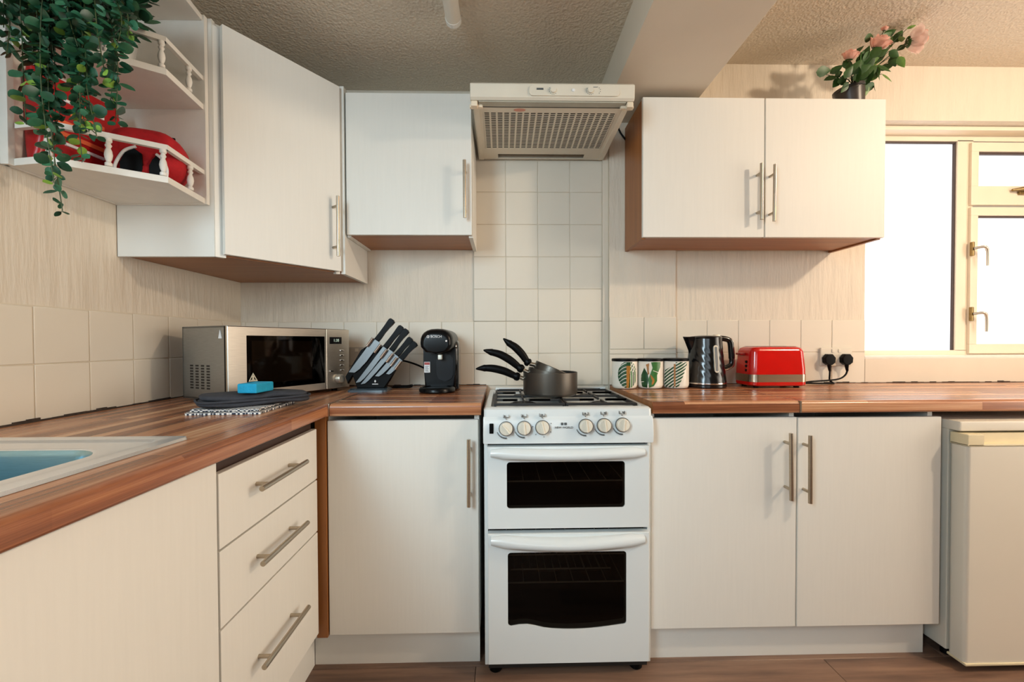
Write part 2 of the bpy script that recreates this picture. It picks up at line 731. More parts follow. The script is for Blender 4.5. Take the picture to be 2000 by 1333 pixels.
def tile(parent, x0, x1, z0, z1, face='y', yy=0):
    g = .0011
    t = .0050
    key = (round(x1 - x0, 3), round(z1 - z0, 3), face)
    if key not in tl:
        w, h = x1 - x0, z1 - z0
        b = NB()
        if face == 'y':
            box(b, g, w - g, -t, -.001, g, h - g, bev=.0022, seg=2)
        else:
            box(b, .001, t, g, w - g, g, h - g, bev=.0022, seg=2)
        tl[key] = finish(b, 'tile', TILE, 20)
    o = bpy.data.objects.new('tile', tl[key])
    COL.objects.link(o)
    o.parent = parent
    wloc = Vector((x0, yy, z0)) if face == 'y' else Vector((yy, x0, z0))
    o.location = W[parent].inverted() @ wloc
    W[o] = W[parent]


xs = [-.117 + .15 * i for i in range(-8, 5)]
for i in range(len(xs) - 1):
    a, b_ = max(xs[i], XL), xs[i + 1]
    if b_ - a > .02:
        for j in range(2):
            tile(wb, a, b_, TZ + .15 * j, TZ + .15 * (j + 1))
for i in range(4):
    for j in range(2, 7):
        z0, z1 = TZ + .15 * j, min(TZ + .15 * (j + 1), 1.942)
        tile(wb, -.117 + .15 * i, -.117 + .15 * (i + 1), z0, z1)
xr = [.831, .980, 1.130, 1.280, 1.430, 1.580, 1.741]
for i in range(6):
    for j in range(2):
        tile(wb, xr[i], xr[i + 1], TZ + .15 * j, TZ + .15 * (j + 1) + .004 * j)
part('window_apron', bx(WX0, WX1, -.006, 0, TZ, WZ0, bev=.002), SMOOTH, wb)
# vertical cover strip beside the cooker tiles
part('edge_strip', bx(.4845, .512, -.012, 0, TZ, 2.05, bev=.004), SMOOTH, wb)

# pier and boxed beam (what is left of a former wall)
tp = thing('trim_2', 'narrow plastered pier between the cooker tiles and the kettle', 'pier', (.67, -.02, 0), kind='structure')
part('plaster', bx(.512, .822, -.026, .02, 0, 2.115), PLASTER, tp)
part('tile_bed', bx(.512, .822, -.0285, -.026, TZ, TZ + .318), GROUT, tp)
for a, b_ in ((.512, .672), (.672, .824)):
    tile(tp, a, b_, TZ, TZ + .145, yy=-.0275)
    tile(tp, a, b_, TZ + .168, TZ + .318, yy=-.0275)
part('tile_strip', bx(.513, .823, -.0325, -.0275, TZ + .147, TZ + .166, bev=.002), TILE, tp)
tb = thing('trim_1', 'boxed ceiling beam running forward from the pier', 'beam', (.71, -1.6, 2.2), kind='structure')
part('beam_casing', bx(.466, .835, YR, .02, 2.11, ZC - .001, bev=.003), SMOOTH, tb)

wl = thing('wall_left', 'cream dragged plaster left wall with two rows of painted tiles', 'wall', (XL, -1.6, 0), kind='structure')
part('plaster', bx(XL - .15, XL, YR, 0, 0, ZC), PLASTER, wl)
part('tile_bed', bx(XL, XL + .0025, -2.4, 0, TZ, TZ + .302), GROUT, wl)
ty = -.439
ys = [ty + .15 * i for i in range(-12, 4)]
for i in range(len(ys) - 1):
    a, b_ = ys[i], min(ys[i + 1], -.006)
    if b_ - a > .01:
        for j in range(2):
            tile(wl, a, b_, TZ + .15 * j, TZ + .15 * (j + 1), face='x', yy=XL)
wr = thing('wall_right', 'plain taupe wall closing the room beyond the window', 'wall', (XR, -1.6, 0), kind='structure')
part('plaster', bx(XR, XR + .15, YR, 0, 0, ZC), TAUPE, wr)
wv = thing('wall_rear', 'plain taupe wall at the far end behind the viewer', 'wall', (1, YR, 0), kind='structure')
part('plaster', bx(XL - .15, XR + .15, YR - .15, YR, 0, ZC), TAUPE, wv)

# dark sealant line along the worktop back edges
st = thing('trim_3', 'grimy dark sealant line where worktop meets the wall tiles', 'sealant', (0, -.008, .9), kind='structure')
bm = NB()
for a, b_ in ((XL, -.06), (.512, 1.0), (1.0, 2.75)):
    n = int((b_ - a) / .03)
    for k in range(n):
        h = random.choice([.002, .003, .005, .006]) * random.uniform(.6, 1.2)
        yb_ = -.0305 if .49 < a + k * .03 < .82 else -.004
        box(bm, a + k * (b_ - a) / n, a + (k + 1) * (b_ - a) / n, yb_ - .004, yb_, .8995, .9005 + h)
n = 70
for k in range(n):
    h = random.choice([.003, .005, .007]) * random.uniform(.7, 1.2)
    box(bm, XL + .004, XL + .009, -k * 2.2 / n, -(k + 1) * 2.2 / n, .8995, .901 + h)
part('sealant_bead', bm, SEAL, st)

# window
YF = .10
w1 = thing('window_1', 'cream painted window with frosted panes beside the white wall unit', 'window', (2.4, .1, WZ0), kind='structure')
bm = NB()
box(bm, WX0 - .01, WX1 + .01, YF, YF + .07, 2.096, WZ1 + .005)
box(bm, WX0 - .01, WX1 + .01, YF, YF + .07, WZ0 - .005, 1.052)
box(bm, WX0 - .01, 1.78, YF, YF + .07, 1.05, 2.1)
box(bm, 3.0, WX1 + .01, YF, YF + .07, 1.05, 2.1)
box(bm, 2.292, 2.372, YF, YF + .07, 1.05, 2.1)
part('frame', bm, FRAMEP, w1)
part('sill', bx(WX0, WX1, -.004, YF + .01, WZ0 - .001, WZ0 + .014, bev=.004), WHITE_PAINT, w1)
part('head_mould', bx(WX0, WX1, .045, YF + .01, WZ1 - .022, WZ1 + .001, bev=.006), FRAMEP, w1)


def sash(x0, x1, z0, z1, bw):
    b = NB()
    yb0, yb1 = YF - .014, YF + .03
    box(b, x0, x1, yb0, yb1, z1 - bw[0], z1, bev=.003)
    box(b, x0, x1, yb0, yb1, z0, z0 + bw[1], bev=.003)
    box(b, x0, x0 + bw[2], yb0, yb1, z0 + bw[1] - .001, z1 - bw[0] + .001, bev=.003)
    box(b, x1 - bw[2], x1, yb0, yb1, z0 + bw[1] - .001, z1 - bw[0] + .001, bev=.003)
    return part('sash', b, FRAMEP, w1)


sv = sash(2.350, 3.02, 1.775, 2.085, (.045, .095, .038))
sl = sash(2.350, 3.02, 1.035, 1.765, (.042, .048, .038))
part('pane', bx(1.77, 2.30, YF + .022, YF + .027, 1.045, 2.105), PANE, w1)
part('pane', bx(2.38, 2.99, YF + .012, YF + .017, 1.862, 2.05), PANE, sv)
part('pane', bx(2.38, 2.99, YF + .012, YF + .017, 1.075, 1.73), PANE, sl)
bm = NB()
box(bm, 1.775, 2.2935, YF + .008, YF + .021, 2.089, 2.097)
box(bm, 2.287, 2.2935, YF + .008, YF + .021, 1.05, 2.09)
part('pane_edge_strip', bm, PANE_EDGE, w1)  # dark strips on some pane edges only: top, and right of the big pane
part('pane_edge_strip', bx(2.387, 2.983, YF - .004, YF + .011, 2.030, 2.041), PANE_EDGE, sv)
part('pane_edge_strip', bx(2.387, 2.983, YF - .004, YF + .011, 1.716, 1.724), PANE_EDGE, sl)
for z in (1.555, 1.232):
    b = NB()
    box(b, 2.345, 2.357, .072, .088, z - .035, z + .035, bev=.003)
    part('handle_plate', b, BRASS, sl)
    b = NB()
    tube(b, smoothpath([(2.351, .07, z), (2.372, .045, z + .004), (2.388, .045, z - .01), (2.394, .048, z - .05), (2.396, .05, z - .088)], 4), [.007] * 9 + [.006] * 8, 10)
    part('sash_handle', b, SILVER, sl)
b = NB()
tube(b, [(2.545, .075, 1.845), (2.60, .06, 1.85), (2.66, .06, 1.847)], [.006, .011, .008], 10)
box(b, 2.585, 2.64, .075, .088, 1.825, 1.842, bev=.002)
part('vent_catch', b, BRASS, sv)

# ================================================================== BASE UNITS
DT = .018


def door_y(parent, x0, x1, z0, z1, yf, name='door'):
    return part(name, bx(x0, x1, yf, yf + DT, z0, z1, bev=.0025), DOOR, parent)


YB = -.591
# left unit next to the cooker
cb = thing('base_cabinet', 'white base cabinet with one door between drawers and cooker', 'cabinet', (-.31, -.3, 0))
bm = NB()
box(bm, -.580, -.564, YB + DT + .002, -.02, .129, .858)
box(bm, -.080, -.064, YB + DT + .002, -.02, .129, .858)
box(bm, -.564, -.080, YB + DT + .002, -.02, .129, .145)
box(bm, -.564, -.080, -.03, -.02, .145, .858)
part('carcass', bm, WHITEP, cb)
d = door_y(cb, -.562, -.066, .1286, .8436, YB)
bar_handle(d, (-.095, YB - .034, .785), (-.096, YB - .034, .565), (0, -.034, 0))
bm = NB()
box(bm, -.628, -.066, -.548, -.532, 0, .118)
part('plinth', bm, WHITEP, cb)
part('corner_post', bx(-.6, -.5655, -.597, -.572, .125, .857), BROWN, cb, label='brown wooden corner post')

# drawer unit on the left run
XD = -.585
du = thing('drawer_unit', 'cream three-drawer base unit at the inner corner', 'drawer unit', (-.85, -.86, 0))
bm = NB()
box(bm, -1.15, -.645, -.640, -.624, .129, .858)
box(bm, -1.15, XD - DT - .003, -1.106, -1.090, .129, .858)
box(bm, -1.15, XD - DT - .003, -1.09, -.64, .129, .145)
box(bm, -1.15, -1.14, -1.09, -.64, .145, .858)
part('carcass', bm, WHITEP, du)
part('top_rail', bx(-.64, XD - DT - .004, -1.089, -.612, .15, .858), DARKREC, du)
for (z0, z1, hz, hl) in ((.661, .823, .757, 0), (.491, .657, .579, 0), (.155, .487, .332, 0)):
    dr = part('drawer_front', bx(XD - DT, XD, -1.101, -.618, z0, z1, bev=.0025), DOOR, du)
    bar_handle(dr, (XD + .034, -1.0, hz), (XD + .034, -.765, hz), (.034, 0, 0))
bm = NB()
box(bm, -.645, -.629, -1.106, -.55, 0, .128)
part('plinth', bm, WHITEP, du)

# sink unit
su = thing('sink_cabinet', 'cream base cabinet with a plain door under the sink', 'cabinet', (-.85, -1.6, 0))
bm = NB()
box(bm, -1.15, XD - DT - .003, -1.125, -1.109, .129, .858)
box(bm, -1.15, XD - DT - .003, -2.105, -2.089, .129, .858)
box(bm, -1.15, XD - DT - .003, -2.089, -1.125, .129, .145)
box(bm, -1.15, -1.14, -2.089, -1.125, .145, .70)
part('carcass', bm, WHITEP, su)
part('door', bx(XD - DT, XD, -1.602, -1.107, .13, .849, bev=.0025), DOOR, su)
part('door', bx(XD - DT, XD, -2.10, -1.605, .13, .849, bev=.0025), DOOR, su)
part('plinth', bx(-.645, -.629, -2.105, -1.108, 0, .128), WHITEP, su)

# double unit to the right of the cooker
rb = thing('base_cabinet', 'white double-door base cabinet between cooker and fridge', 'cabinet', (1.01, -.3, 0))
bm = NB()
for x in (.513, .994, 1.478):
    box(bm, x, x + .016, YB + DT + .002, -.03, .129, .858)
box(bm, .529, 1.478, YB + DT + .002, -.03, .129, .145)
box(bm, .529, 1.478, -.04, -.03, .145, .858)
part('carcass', bm, WHITEP, rb)
d = door_y(rb, .5125, 1.0075, .1286, .8436, YB)
bar_handle(d, (.965, YB - .034, .796), (.968, YB - .034, .573), (0, -.034, 0))
d = door_y(rb, 1.0125, 1.5075, .1276, .8416, YB)
bar_handle(d, (1.030, YB - .034, .788), (1.031, YB - .034, .563), (0, -.034, 0))
part('plinth', bx(.514, 1.494, -.548, -.532, 0, .118), WHITEP, rb)


# worktops
def edge_profile(front, back, sgn):
    """cross-section (across, z) with a rounded front edge; sgn = direction of the front"""
    r = .013
    pts = [(back, .86), (back, .90)]
    for k in range(6):
        a = PI / 2 * k / 5
        pts.append((front - sgn * r + sgn * r * math.sin(a), .90 - r + r * math.cos(a)))
    for k in range(4):
        a = PI / 2 * k / 3
        pts.append((front - sgn * .006 + sgn * .006 * math.cos(a), .866 - .006 * math.sin(a)))
    return pts


YW = -.607
wt = thing('worktop', 'walnut block worktop on the left run around the sink', 'worktop', (-.87, -1.1, .86))
bm = NB()
prism(bm, edge_profile(-.553, -.66, 1), 'y', -2.2, -.612)
box(bm, -.66, -.553, -.612, -.004, .86, .90)
box(bm, XL + .004, -1.045, -2.2, -.004, .86, .90)
box(bm, -1.045, -.66, -1.12, -.004, .86, .90)
box(bm, -1.045, -.66, -2.2, -1.96, .86, .90)
part('slab', bm, WORKY, wt)
part('joint_strip', bx(-.5535, -.5485, YW - .001, -.01, .861, .9006), STEEL, wt)
ws = thing('worktop', 'short walnut block worktop between the corner and the cooker', 'worktop', (-.3, -.3, .86))
part('slab', prism(NB(), edge_profile(YW, -.004, -1), 'x', -.5475, -.056), WORKX, ws)
wc = thing('worktop', 'walnut block worktop under the kettle beside the cooker', 'worktop', (.76, -.3, .86))
part('slab', prism(NB(), edge_profile(YW, -.036, -1), 'x', .512, 1.006), WORKX, wc)
part('end_cap', bx(.5105, .5125, YW + .003, -.04, .861, .899), BROWN, wc)
wd = thing('worktop', 'long walnut block worktop running under the window over the fridge', 'worktop', (1.9, -.3, .86))
part('slab', prism(NB(), edge_profile(YW, -.004, -1), 'x', 1.0125, 2.9), WORKX, wd)
part('joint_strip', bx(1.0065, 1.012, YW - .001, -.04, .861, .9004), STEEL, wd)

# sink
sk = thing('sink', 'inset stainless steel sink let into the left worktop', 'sink', (-.85, -1.5, .9))


def rr3(x0, x1, y0, y1, r, z):
    return [(a, b, z) for a, b in rrect(x0, x1, y0, y1, r, 6)]


sx0, sx1, sy0, sy1 = -1.065, -.638, -1.98, -1.108
bx0, bx1, by0, by1 = -1.02, -.712, -1.60, -1.20
bm = NB()
loft(bm, [rr3(sx0, sx1, sy0, sy1, .012, .9005), rr3(sx0 + .001, sx1 - .001, sy0 + .001, sy1 - .001, .012, .9065),
          rr3(sx0 + .03, sx1 - .03, sy0 + .03, sy1 - .03, .02, .9065), rr3(sx0 + .038, sx1 - .038, sy0 + .038, sy1 - .038, .02, .9025),
          rr3(bx0 - .004, bx1 + .004, by0 - .004, by1 + .004, .07, .9025), rr3(bx0, bx1, by0, by1, .07, .9005)], cap1=False)
part('deck', bm, SINKM, sk)
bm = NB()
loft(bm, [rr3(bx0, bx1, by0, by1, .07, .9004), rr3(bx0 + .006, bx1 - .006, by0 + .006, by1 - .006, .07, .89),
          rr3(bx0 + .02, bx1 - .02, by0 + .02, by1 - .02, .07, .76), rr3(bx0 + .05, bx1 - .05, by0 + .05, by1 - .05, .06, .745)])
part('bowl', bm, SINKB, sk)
for k in range(5):
    part('drainer_rib', bx(-1.0 + .06 * k, -.985 + .06 * k, -1.92, -1.66, .9022, .9055, bev=.002), SINKM, sk)
part('waste', lathe(NB(), [(0, .7475), (.02, .7475), (.035, .749), (.036, .746)], (-.87, -1.4, 0), 20), CHROME, sk)

# ================================================================== COOKER
ck = thing('cooker', 'white freestanding gas cooker with two glass oven doors', 'cooker', (.228, -.33, 0))
CX0, CX1 = -.046, .504
bm = NB()
box(bm, CX0, CX0 + .012, -.612, -.06, .035, .868, bev=.002)
box(bm, CX1 - .012, CX1, -.612, -.06, .035, .868, bev=.002)
box(bm, CX0 + .012, CX1 - .012, -.08, -.06, .04, .868)
box(bm, CX0 + .012, CX1 - .012, -.56, -.08, .06, .08)
part('body', bm, ENAMEL, ck)
for q in ((-.612, -.58, .024, .056), (-.592, -.585, .485, .505), (-.592, -.585, .74, .785)):
    part('cross_rail', bx(CX0 + .012, CX1 - .012, *q), BLACKM, ck)
for z0, z1 in ((.09, .478), (.51, .742)):
    b = NB()
    box(b, CX0 + .02, CX1 - .02, -.15, -.14, z0, z1)
    box(b, CX0 + .02, CX1 - .02, -.585, -.14, z0, z0 + .005)
    box(b, CX0 + .02, CX1 - .02, -.585, -.14, z1 - .005, z1)
    box(b, CX0 + .016, CX0 + .021, -.585, -.14, z0, z1)
    box(b, CX1 - .021, CX1 - .016, -.585, -.14, z0, z1)
    part('oven_cavity', b, CAVITY, ck)
for z, x0, x1, n_, yy in ((.640, .0, .44, 8, -.603), (.395, .0, .44, 8, -.603), (.332, .04, .38, 13, -.575), (.302, .0, .44, 8, -.603)):
    b = NB()
    cyl(b, (x0, yy, z), (x1, yy, z), .0028, 8)
    cyl(b, (x0, yy + .28, z), (x1, yy + .28, z), .0022, 8)
    for k in range(n_):
        xx = x0 + (x1 - x0) * (k + .5) / n_
        cyl(b, (xx, yy - .003, z + .003), (xx, yy + .28, z + .003), .0017, 6)
    part('oven_rack', b, RACK, ck)


def oven_door(z0, z1, win, handle, name):
    yf = -.633
    b = NB()
    # door skin around the window: outer rect to window outline
    x0, x1 = CX0 + .011, CX1 - .011
    n = len(win)
    wc_ = (sum(p[0] for p in win) / n, sum(p[1] for p in win) / n)
    outer = []
    for p in win:
        dx, dz = p[0] - wc_[0], p[1] - wc_[1]
        t = min((x1 - wc_[0]) / dx if dx > 1e-9 else 1e9, (x0 - wc_[0]) / dx if dx < -1e-9 else 1e9,
                (z1 - wc_[1]) / dz if dz > 1e-9 else 1e9, (z0 - wc_[1]) / dz if dz < -1e-9 else 1e9)
        outer.append([wc_[0] + dx * t, wc_[1] + dz * t])
    for cxz in ((x0, z0), (x1, z0), (x0, z1), (x1, z1)):
        k = min(range(n), key=lambda i: (outer[i][0] - cxz[0]) ** 2 + (outer[i][1] - cxz[1]) ** 2)
        outer[k] = list(cxz)
    ins = [[p[0] * .992 + wc_[0] * .008, p[1] * .992 + wc_[1] * .008] for p in outer]
    loft(b, [[(p[0], yf + .03, p[1]) for p in outer], [(p[0], yf + .003, p[1]) for p in outer], [(p[0], yf, p[1]) for p in ins],
             [(p[0], yf, p[1]) for p in win], [(p[0], yf + .004, p[1]) for p in win], [(p[0], yf + .03, p[1]) for p in win]], cap1=False)
    d_ = part(name, b, ENAMEL, ck, smooth=30)
    g = NB()
    loft(g, [[(p[0], yf + .0035, p[1]) for p in win], [(p[0], yf + .007, p[1]) for p in win]], cap0=True)
    part('glass', g, OVENGLASS, d_)
    b = NB()
    pts = [(handle[0] + (handle[1] - handle[0]) * k / 12, handle[2] + handle[3] * math.sin(PI * k / 12) * -1) for k in range(13)]
    rings = []
    for i, (x, z) in enumerate(pts):
        s = .62 if i in (0, 12) else 1
        bulge = .03 * math.sin(PI * min(1, max(0, (i + .6) / 13.2))) ** .5 + .006
        h2 = handle[4] * s
        rings.append([(x, yf + .002, z - h2), (x, yf - bulge * .75, z - h2 * .8), (x, yf - bulge, z - h2 * .1), (x, yf - bulge * .9, z + h2 * .5), (x, yf - bulge * .5, z + h2), (x, yf + .002, z + h2)])
    loft(b, rings, cap0=True)
    part('handle', b, ENAMEL, d_, smooth=60)
    return d_


win1 = rrect(.028, .412, .561, .712, .010, 4)
oven_door(.494, .762, win1, (-.024, .474, .742, .006, .019), 'grill_door')
rr = rrect(.030, .417, .176, .417, .010, 4)
win2 = []
for k, p in enumerate(rr):
    win2.append(p)
    if k == 14:          # after the lower-left corner: wavy bottom edge
        for j in range(1, 14):
            t = j / 14
            xx = .040 + (.407 - .040) * t
            win2.append((xx, .176 + .006 * math.sin(PI * min(1, t / .3)) * (t < .3) - .014 * (math.sin(PI * (t - .12) / .88) if t > .12 else 0)))
oven_door(.050, .478, win2, (-.024, .474, .458, .012, .021), 'oven_door')
# control fascia: slopes back towards the top, ends curved
bm = NB()
prof = [(-.585, .772), (-.634, .772), (-.637, .80), (-.632, .845), (-.624, .858), (-.585, .858)]
prism(bm, prof, 'x', CX0 - .002, CX1 + .002, bev=.004)
fa = part('control_panel', bm, ENAMEL, ck)
nd = Vector((0, -1, .09)).normalized()
for i, (x, z, a) in enumerate(((.026, .822, .7), (.084, .8235, .1), (.143, .825, .25), (.283, .8285, .1), (.342, .830, .1), (.402, .8315, -.1))):
    p = Vector((x, -.637, z))
    b = NB()
    cyl(b, p + nd * -.002, p + nd * .006, .0235, 24)
    rg = part('knob_ring', b, DKCHROME, fa)
    b = NB()
    tube(b, [p + nd * .004, p + nd * .012, p + nd * .018, p + nd * .020], [.0215, .021, .0195, .016], 24)
    g = bx(-.0035, .0035, -.0195, .0195, -.003, .006, bev=.002)
    M = Matrix.Translation(p + nd * .02) @ Matrix.Rotation(PI / 2 - .09, 4, 'X') @ Matrix.Rotation(a, 4, 'Z')
    g.transform(M)
    me_ = bpy.data.meshes.new('tmp')
    g.to_mesh(me_)
    b.from_mesh(me_)
    g.free()
    bpy.data.meshes.remove(me_)
    part('knob', b, ENAMEL_W, fa)
    # marks round the knob
    b = NB()
    for j in range(9):
        t = math.radians(205 + 8 * j)
        if i == 2:
            t = math.radians(175 + 26 * j)
            if j % 2:
                continue
        r0, w_ = .031, .0011 + (.00012 * j if i != 2 else 0)
        q = p + Vector((math.cos(t) * r0, 0, math.sin(t) * r0))
        box(b, q.x - w_, q.x + w_, -.6372 - (q.z - .82) * -.09 - .001, -.630, q.z - w_, q.z + w_)
    box(b, x - .0012, x + .0012, -.637, -.630, z + .029, z + .0315)
    # small burner pictogram over each knob
    zz = z + .0395
    box(b, x - .009, x - .0082, -.6358, -.628, zz - .005, zz + .004)
    box(b, x + .0082, x + .009, -.6358, -.628, zz - .005, zz + .004)
    box(b, x - .009, x + .009, -.6358, -.628, zz - .005, zz - .0042)
    qx = (-.004, -.004, .0, .0, .004, .004)[i]
    box(b, x + qx - .002, x + qx + .002, -.6358, -.628, zz - .002, zz + .002)
    part('dial_marks', b, PRINT_K, fa, kind='stuff')
part('ignition_button', bx(-.0275, -.0145, -.6395, -.628, .806, .838, bev=.0015), BLACKP, fa)
bm = text_bm('NEW WORLD', .0095)
bm.transform(T(.213, -.6365, .8235) @ FACE_Y)
part('lettering', bm, PRINT_K, fa)
bm = NB()
for x in (.2075, .2185):
    box(bm, x - .0042, x + .0042, -.6362, -.63, .831, .839, bev=.001)
part('emblem', bm, PRINT_K, fa)
# hob
bm = NB()
loft(bm, [[(a, b, .858) for a, b in rrect(CX0, CX1, -.624, -.06, .012)], [(a, b, .880) for a, b in rrect(CX0, CX1, -.622, -.06, .012)],
          [(a, b, .886) for a, b in rrect(CX0 + .006, CX1 - .006, -.612, -.066, .012)], [(a, b, .886) for a, b in rrect(CX0 + .022, CX1 - .022, -.59, -.12, .012)],
          [(a, b, .876) for a, b in rrect(CX0 + .032, CX1 - .032, -.58, -.13, .012)]], cap0=True)
hb = part('hob', bm, ENAMEL, ck)
bm = NB()
box(bm, CX0 + .03, CX1 - .03, -.108, -.06, .885, .8995, bev=.003)
part('rear_vent', bm, ENAMEL, hb)
for a, b_ in ((.0, .10), (.34, .45)):
    part('vent_slot', bx(a, b_, -.1085, -.107, .891, .893), BLACKM, hb)
for x, y_, r in ((.09, -.24, .028), (.368, -.24, .034), (.09, -.46, .038), (.368, -.46, .026)):
    b = NB()
    lathe(b, [(0, .884), (r * .7, .884), (r, .882), (r, .879), (r * 1.25, .8785), (r * 1.3, .876)], (x, y_, 0), 24)
    part('burner', b, BLACKM, hb)
for x0, x1, xc in ((CX0 + .036, .224, .09), (.234, CX1 - .036, .368)):
    b = NB()
    ya, yb_ = -.572, -.142
    h0, h1 = .886, .8945
    for y_ in (ya, yb_, (ya + yb_) / 2):
        box(b, x0, x1, y_ - .004, y_ + .004, h0, h1, bev=.0015)
    for x in (x0, x1):
        box(b, x - .004, x + .004, ya, yb_, h0 - .006, h1 - .002, bev=.0015)
    for yc in (-.24, -.46):
        for s in (-1, 1):
            box(b, xc + s * .022, xc + s * .075 if s < 0 else min(xc + .1, x1), yc - .0035, yc + .0035, h0, h1, bev=.0015)
            box(b, x0 if s < 0 else xc + .02, xc - .02 if s < 0 else x1, yc - .0035, yc + .0035, h0, h1, bev=.0015)
            box(b, xc - .0035, xc + .0035, yc + s * .02, yc + s * .105, h0, h1, bev=.0015)
    for x in (x0, x1):
        for y_ in (ya + .01, yb_ - .01):
            box(b, x - .004, x + .004, y_ - .004, y_ + .004, .8765, h0)
    part('pan_support', b, BLACKM, hb)
for x in (-.012, .462):
    b = NB()
    lathe(b, [(0, .0), (.017, .0), (.021, .004), (.021, .018), (.012, .022), (.009, .046), (0, .046)], (x, -.585, 0), 20)
    part('foot', b, BLACKP, ck)
for x in (-.012, .462):
    b = NB()
    lathe(b, [(0, .0), (.017, .0), (.021, .004), (.021, .018), (.012, .022), (.009, .06), (0, .06)], (x, -.12, 0), 16)
    part('foot', b, BLACKP, ck)

# ================================================================== EXTRACTOR HOOD
HX0, HX1 = -.096, .494
hd = thing('cooker_hood', 'white slimline extractor hood above the cooker tiles', 'extractor hood', (.2, -.25, 1.945))
bm = NB()
prism(bm, [(-.013, 1.942), (-.013, 2.030), (-.44, 2.030), (-.44, 1.966)], 'x', HX0 + .008, HX0 + .011)
prism(bm, [(-.013, 1.942), (-.013, 2.030), (-.44, 2.030), (-.44, 1.966)], 'x', HX1 - .011, HX1 - .008)
box(bm, HX0 + .008, HX1 - .008, -.44, -.013, 2.020, 2.030)
box(bm, HX0 + .008, HX1 - .008, -.018, -.013, 1.945, 2.02)
part('housing', bm, ENAMEL_W, hd)
bm = NB()
prism(bm, [(-.44, 1.967), (-.462, 1.966), (-.470, 1.973), (-.474, 2.018), (-.466, 2.026), (-.44, 2.040)], 'x', HX0, HX1, bev=.004)
fp = part('fascia', bm, ENAMEL_W, hd)
bm = prism(NB(), rrect(.115, .438, 1.977, 2.014, .012), 'y', -.4755, -.465, bev=.001)
part('switch_panel', bm, ENAMEL_W, fp)
part('badge', bx(.141, .165, -.4768, -.470, 1.9965, 2.003), PRINT_K, fp)
for x in (.200, .333):
    b = NB()
    lathe(b, [(0, .004), (.010, .004), (.011, 0), (.011, -.006)], M=T(x, -.476, 1.996) @ Matrix.Rotation(PI / 2, 4, 'X') @ T(0, 0, .002), n=24)
    part('slider_knob', b, ENAMEL_W, fp)
    b = NB()
    for j in range(7):
        t = math.radians(150 + 26 * j)
        box(b, x + .0145 * math.cos(t) - .001, x + .0145 * math.cos(t) + .001, -.4765, -.47, 1.996 + .0145 * math.sin(t) - .001, 1.996 + .0145 * math.sin(t) + .001)
    part('dial_marks', b, PRINT_K, fp, kind='stuff')
b = NB()
for j in range(5):
    t = math.radians(80 - 32 * j)
    box(b, .356 + .0125 * math.cos(t) - .001, .356 + .0125 * math.cos(t) + .001, -.4765, -.47, 1.996 + .0125 * math.sin(t) - .001, 1.996 + .0125 * math.sin(t) + .001)
box(b, .343, .356, -.4765, -.47, 2.007, 2.0085)
part('dial_marks', b, PRINT_K, fp, kind='stuff')
b = NB()
lathe(b, [(0, .002), (.005, .002), (.006, 0), (.006, -.006)], M=T(.272, -.476, 1.996) @ Matrix.Rotation(PI / 2, 4, 'X'), n=20)
part('indicator_light', b, WHITE_T, fp)
# underside: tilted plane from (y -.44, z 1.962) to (y -.01, z 1.944)


def uz(y_):
    return 1.946 + (-.010 - y_) * .036


bm = NB()
# filter panel with a grid of slots: frame, ribs and cross bars over a dark backing
gx0, gx1, gy0, gy1 = -.052, .447, -.392, -.118


def slabu(b, x0, x1, y0, y1, t=.0015, lift=0.0):
    vv = [b.verts.new((x, y_, uz(y_) + lift + dz)) for dz in (0, t) for x, y_ in ((x0, y0), (x1, y0), (x1, y1), (x0, y1))]
    for q in ((3, 2, 1, 0), (4, 5, 6, 7), (0, 1, 5, 4), (1, 2, 6, 5), (2, 3, 7, 6), (3, 0, 4, 7)):
        b.faces.new([vv[i] for i in q])


slabu(bm, HX0 + .03, gx0, -.425, -.02)
slabu(bm, gx1, HX1 - .03, -.425, -.02)
slabu(bm, gx0, gx1, -.425, gy0)
slabu(bm, gx0, gx1, gy1, -.062)
slabu(bm, gx0, .0, -.062, -.02)
slabu(bm, .39, gx1, -.062, -.02)
slabu(bm, .0, .39, -.026, -.02)
part('filter_panel', bm, ENAMEL_W, hd)
bm = NB()
nc = 20
pitch = (gx1 - gx0) / nc
for k in range(nc + 1):
    x = gx0 + pitch * k
    slabu(bm, x - .0034, x + .0034, gy0, gy1, .0008)
nr = 22
pr = (gy1 - gy0) / nr
for k in range(nr + 1):
    y_ = gy0 + pr * k
    slabu(bm, gx0, gx1, y_ - .0024, y_ + .0024, .0008, .0004)
part('grille', bm, ENAMEL_W, hd, kind='stuff')
bm = NB()
slabu(bm, HX0 + .03, HX1 - .03, -.42, -.07, .004, .012)
part('filter_backing', bm, plain('dark_filter_backing', '#2e261e', .8, var=.2), hd)  # dark sheet set behind the grille openings
bm = NB()
slabu(bm, .0, .39, -.062, -.026, .004, .014)
part('lamp_lens', bm, plain('grey_lamp_lens', '#6e655a', .3), hd)
for xa, xb in ((HX0 + .012, HX0 + .030), (HX1 - .030, HX1 - .012)):
    bm = NB()
    slabu(bm, xa, xb, -.44, -.013, .008, -.003)
    part('side_rail', bm, ENAMEL_W, hd)
bm = NB()
slabu(bm, HX0 + .03, HX1 - .03, -.462, -.433, .004, -.002)
part('visor', bm, plain('smoked_visor', '#a9a698', .15), hd)
part('visor_gap', bx(HX0 + .04, HX1 - .04, -.4325, -.4255, uz(-.43) - .001, uz(-.43) + .006), BLACKM, hd)
